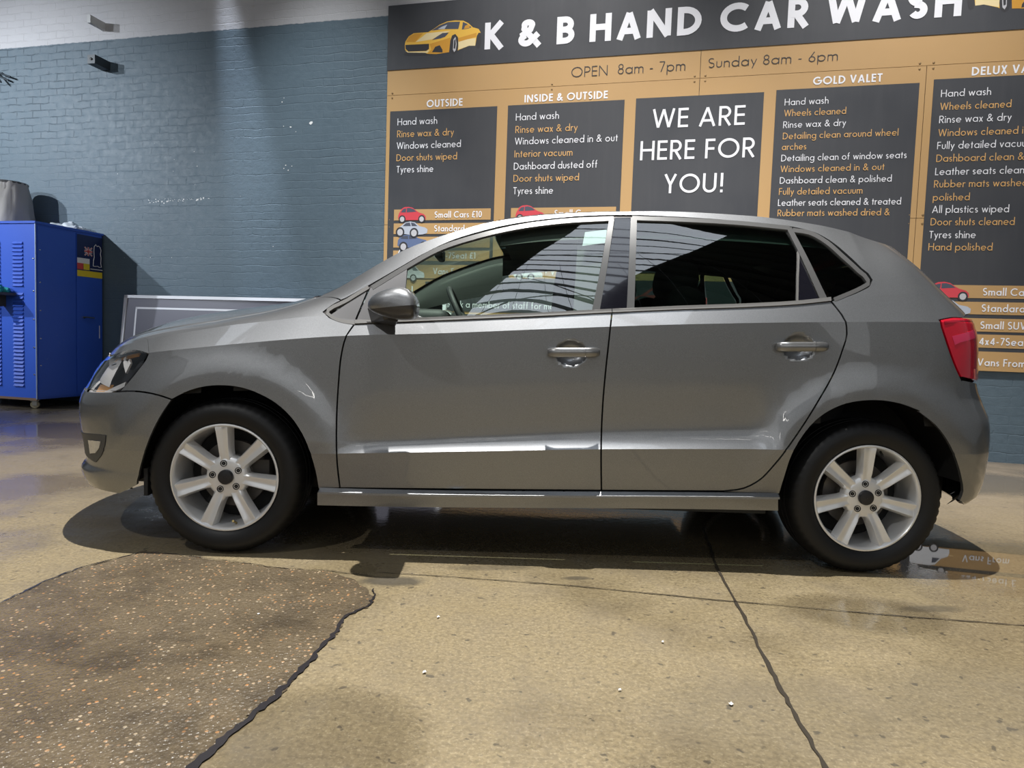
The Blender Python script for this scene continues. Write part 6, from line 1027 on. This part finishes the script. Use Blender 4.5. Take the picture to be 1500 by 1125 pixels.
for p in ([(.44,0),(.56,0),(.56,1),(.44,1)], [(0,.42),(1,.42),(1,.58),(0,.58)]): fq(p, .0031, 2)
b.build('flag', None, stk, mats=[M['st_blue'], M['st_white'], M['st_red']])
b = MB()        # an indistinct outlined emblem shape, left plain
op = [(.20,1.50),(.205,1.56),(.215,1.60),(.21,1.66),(.215,1.71),(.235,1.735),(.255,1.715),(.27,1.725),(.29,1.715),(.305,1.68),(.295,1.64),(.305,1.60),(.30,1.54),(.31,1.50),(.28,1.495),(.26,1.505),(.23,1.50)]
b.tube([(sx+.003, ya+y, z) for y, z in op+op[:1]], .0035, 6, cap=False); b.build('emblem_outline', M['st_white'], stk)
b = MB(); write(b, 'Water Cleaning Power', 0, 0, .17, .022, .13, lambda u, z: (sx+.0028, ya+.165+u, 1.452+z)) if False else b.box((sx+.002, ya+.165, 1.462), (sx+.0028, ya+.325, 1.470)); b.build('small_print', M['st_white'], stk)
# louvred vents on the long face
for ux in (-hw+.20, -hw+.55, hw-.50, hw-.215):
    for (za, zb_) in ((1.22, 1.66), (.22, 1.16)):
        b = MB(); z = za
        while z < zb_:
            b.add([(ux-.062, -hd-.001, z), (ux+.062, -hd-.001, z), (ux+.062, -hd-.016, z+.006), (ux-.062, -hd-.016, z+.006), (ux+.062, -hd-.001, z+.028), (ux-.062, -hd-.001, z+.028)], [(0, 1, 2, 3), (3, 2, 4, 5), (0, 3, 5), (1, 4, 2)]); z += .038
        b.build('louvre_panel', M['blue'], cab)
b = MB()
for z in (.35, .62, .90, 1.18, 1.50):
    b.lathe([(.010, 0), (.008, .006), (.001, .008)], (hw-.025, -hd, z), 'y', 10, -1); b.lathe([(.008, 0), (.006, .005), (.001, .006)], (hw+.010, -hd+.04, z+.09), 'x', 10, 1)
b.build('rivets', M['chrome'], cab, True)
M['cast'] = mat('castor_metal', (.35, .34, .32), .4, .7); M['cwheel'] = mat('worn_castor_wheel', (.30, .26, .17), .6)
for (x, y) in ((hw-.10, -hd+.07), (hw-.10, hd-.09), (-hw+.10, -hd+.07), (-hw+.10, hd-.09)):
    e = empty('castor', (x, y, 0), .6, cab)
    b = MB(); b.box((-.035, -.028, .075), (.035, .028, .10)); b.box((-.02, -.026, .03), (.02, -.021, .08)); b.box((-.02, .021, .03), (.02, .026, .08)); b.build('castor_fork', M['cast'], e)
    b = MB(); b.lathe([(.001, -.018), (.036, -.018), (.040, -.012), (.040, .012), (.036, .018), (.001, .018)], (0, 0, .040), 'y', 20); b.build('castor_wheel', M['cwheel'], e, True)
# ledge and rag on the long face, at the frame's edge
b = MB(); b.box((hw-.62, -hd-.20, 1.13), (hw-.235, -hd-.002, 1.155)); b.box((hw-.40, -hd-.18, 1.02), (hw-.37, -hd-.002, 1.13)); b.build('side_shelf', M['steel'], cab)
rg = empty('cloth', wall_pt(U1-.35, CD+.02+.09, 1.156), wall_rz); tag(rg, 'teal cloth lying on the shelf of the blue cabinet', 'cloth')
bm = bmesh.new(); bmesh.ops.create_icosphere(bm, subdivisions=3, radius=1.)
for v in bm.verts:
    n = 1+.18*math.sin(v.co.x*7+v.co.y*5)+.1*math.sin(v.co.y*11); v.co = Vector((v.co.x*.085*n, v.co.y*.07*n, max(0, v.co.z*.05*n+.02)))
bmobj('cloth_folds', bm, mat('teal_cloth', (.01, .28, .30), .8), rg)
# canvas-wrapped flue stub on top of the cabinet
M['canvas'] = mat('grey_canvas', (.33, .31, .29), .85)
fl = empty('flue_hood', wall_pt(-6.51, .30, ZT+.022), wall_rz); tag(fl, 'grey canvas-wrapped tapered flue on top of the blue cabinet', 'flue')
b = MB(); b.lathe([(.225, 0), (.225, .07), (.21, .075)], (0, 0, 0), 'z', 36); b.build('base_collar', M['dark'], fl, True)
b = MB(); b.lathe([(.232, .05), (.236, .09), (.215, .20), (.193, .33), (.176, .44), (.169, .50), (.160, .502), (.155, .42)], (0, 0, 0), 'z', 40, 1, 0, mod=lambda k, j: .010*math.sin(k*.9+j*1.3)+.008*math.sin(k*2.3-j)); b.build('canvas_wrap', M['canvas'], fl, True, 60)
b = MB(); b.lathe([(.174, .488), (.176, .500), (.168, .508), (.15, .49)], (0, 0, 0), 'z', 36); b.build('rim', M['steel'], fl, True)
# plastic sheeting on the cabinet
bg = empty('plastic_sheet', wall_pt(-5.84, .20, ZT+.022), wall_rz); tag(bg, 'crumpled white plastic sheet lying on the blue cabinet behind the flue', 'sheet')
bm = bmesh.new(); bmesh.ops.create_icosphere(bm, subdivisions=4, radius=1.)
for v in bm.verts:
    x, y, z = v.co; n = 1+.10*math.sin(x*6+y*4)+.06*math.sin(y*13+x*9); v.co = Vector((x*.22*n, y*.16*n, max(0., z*.075*n*(1+.3*math.sin(x*9)))))
bmobj('sheet_folds', bm, mat('white_polythene', (.62, .66, .72), .3), bg)
# ------------------------------------------------------------------ framed panel leaning on the wall behind the bonnet
fp = empty('framed_panel', wall_pt(-4.06, .0, 0), wall_rz); tag(fp, 'grey white-edged panel propped against the brick wall behind the bonnet', 'panel')
M['fp_face'] = mat('grey_panel_face', (.12, .12, .15), .3); M['fp_line'] = mat('white_panel_line', (.62, .63, .68), .45)
FW0, FW1, FH = -1.14, 2.5, 1.19
lean = lambda z: -.05-.14*(1-z/1.2)
def fq2(name, x0, x1, z0, z1, t, m_, shear=0.):
    b = MB(); v = []
    for (x, z) in ((x0, z0), (x1, z0), (x1, z1), (x0, z1)):
        for d in (0, t): v.append((x-.09*(1.2-z)*0, lean(z)-d, z))
    b.add(v, [(0, 2, 4, 6), (1, 7, 5, 3), (0, 1, 3, 2), (2, 3, 5, 4), (4, 5, 7, 6), (6, 7, 1, 0)]); return b.build(name, m_, fp, fix=True)
fq2('panel_face', FW0, FW1, .03, FH, .02, M['fp_face'])
for a in ((FW0-.02, FW1+.02, FH-.02, FH+.012), (FW0-.02, FW1+.02, .0, .03), (FW0-.022, FW0+.012, .0, FH+.012), (FW1-.012, FW1+.022, .0, FH+.012)): fq2('frame_edge', *a, .032, M['fp_line'])
for a in ((FW0+.13, FW1-.13, FH-.135, FH-.115), (FW0+.13, FW0+.15, .15, FH-.115)): fq2('printed_line', *a, .022, M['fp_line'])
b = MB(); write(b, 'T', 0, 0, .05, .07, .2, lambda u, z: (-.70+u, lean(.80+z)-.0225, .80+z)); b.build('lettering', M['fp_line'], fp)
# ------------------------------------------------------------------ bits on the wall
M['iron'] = mat('dark_painted_iron', (.03, .04, .05), .5)
br = empty('wall_bracket', wall_pt(-5.52, 0, 3.66), wall_rz); tag(br, 'short dark bracket sticking out of the blue wall near the white band', 'bracket')
b = MB(); b.box((-.05, -.20, -.045), (.045, 0, .045)); b.build('stub', M['iron'], br); b = MB(); b.lathe([(.014, 0), (.012, .012), (.001, .014)], (.0, -.20, .0), 'y', 12, -1); b.build('bolt', M['steel'], br, True)
b2 = empty('wall_bracket', wall_pt(-5.55, 0, 4.075), wall_rz); tag(b2, 'short pale painted bracket sticking out of the white band', 'bracket')
b = MB(); b.box((-.02, -.20, -.04), (.02, 0, .04)); b.build('stub', mat('painted_iron', (.50, .50, .50), .5), b2)
ca = empty('cable_tails', wall_pt(-6.98, 0, 3.62), wall_rz); tag(ca, 'tangle of dark cut cable tails on the blue wall above the cabinet', 'cable')
for p in ([(-.2, -.01, .06), (.0, -.06, .02), (.17, -.04, -.05)], [(-.2, -.02, -.02), (-.02, -.05, .05), (.11, -.08, -.08)], [(-.15, -.01, .0), (.02, -.03, .06), (.06, -.05, .03), (.22, -.06, -.02)]):
    b = MB(); b.tube(p, .010, 6); b.build('cable_tail', M['iron'], ca, True)
# flakes of missing paint on the wall
b = MB(); rnd_ = random.Random(3)
def flake(u, z, r):
    n = 7; b.add([(u+r*rnd_.uniform(.5, 1.2)*math.cos(2*math.pi*k/n), -.0015, z+r*.8*rnd_.uniform(.5, 1.2)*math.sin(2*math.pi*k/n)) for k in range(n)], [tuple(range(n))])
for i in range(60):
    t = rnd_.random(); flake(-5.02+.78*t+rnd_.gauss(0, .02), 2.205+.03*t+rnd_.gauss(0, .012), abs(rnd_.gauss(.004, .003))+.0015)
for (u, z, r) in ((-3.05, 2.96, .022), (-3.28, 2.93, .012), (-3.36, 2.94, .006), (-3.22, 2.88, .006), (-3.38, 3.18, .009), (-3.36, 3.22, .006), (-3.33, 2.55, .008), (-3.30, 2.50, .008), (-3.35, 2.52, .007), (-3.26, 2.54, .006)): flake(u, z, r)
for i in range(14): flake(rnd_.uniform(-5.6, -3.4), rnd_.uniform(1.6, 2.9), rnd_.uniform(.003, .007))
o = b.build('paint_flakes', mat('bare_white_plaster', (.72, .72, .72), .7)); o.location = wall_root_loc; o.rotation_euler = (0, 0, wall_rz); tag(o, 'white flecks where the blue wall paint has flaked off', 'flaked paint', kind='stuff')
# white scraps on the floor
b = MB(); rnd_ = random.Random(5)
for (x, y) in ((-.36, -1.69), (.13, -1.75), (.39, -1.80), (.30, -1.47), (-.9, -1.36), (-.36, -1.34)):
    n = 6; b.add([(x+.006*rnd_.uniform(.4, 1.3)*math.cos(2*math.pi*k/n), y+.006*rnd_.uniform(.4, 1.3)*math.sin(2*math.pi*k/n), .0045+.002*(k % 2)) for k in range(n)], [tuple(range(n))])
tag(b.build('paper_scraps', mat('white_scrap', (.8, .8, .8), .6)), 'tiny white scraps scattered on the concrete floor', 'litter', kind='stuff')
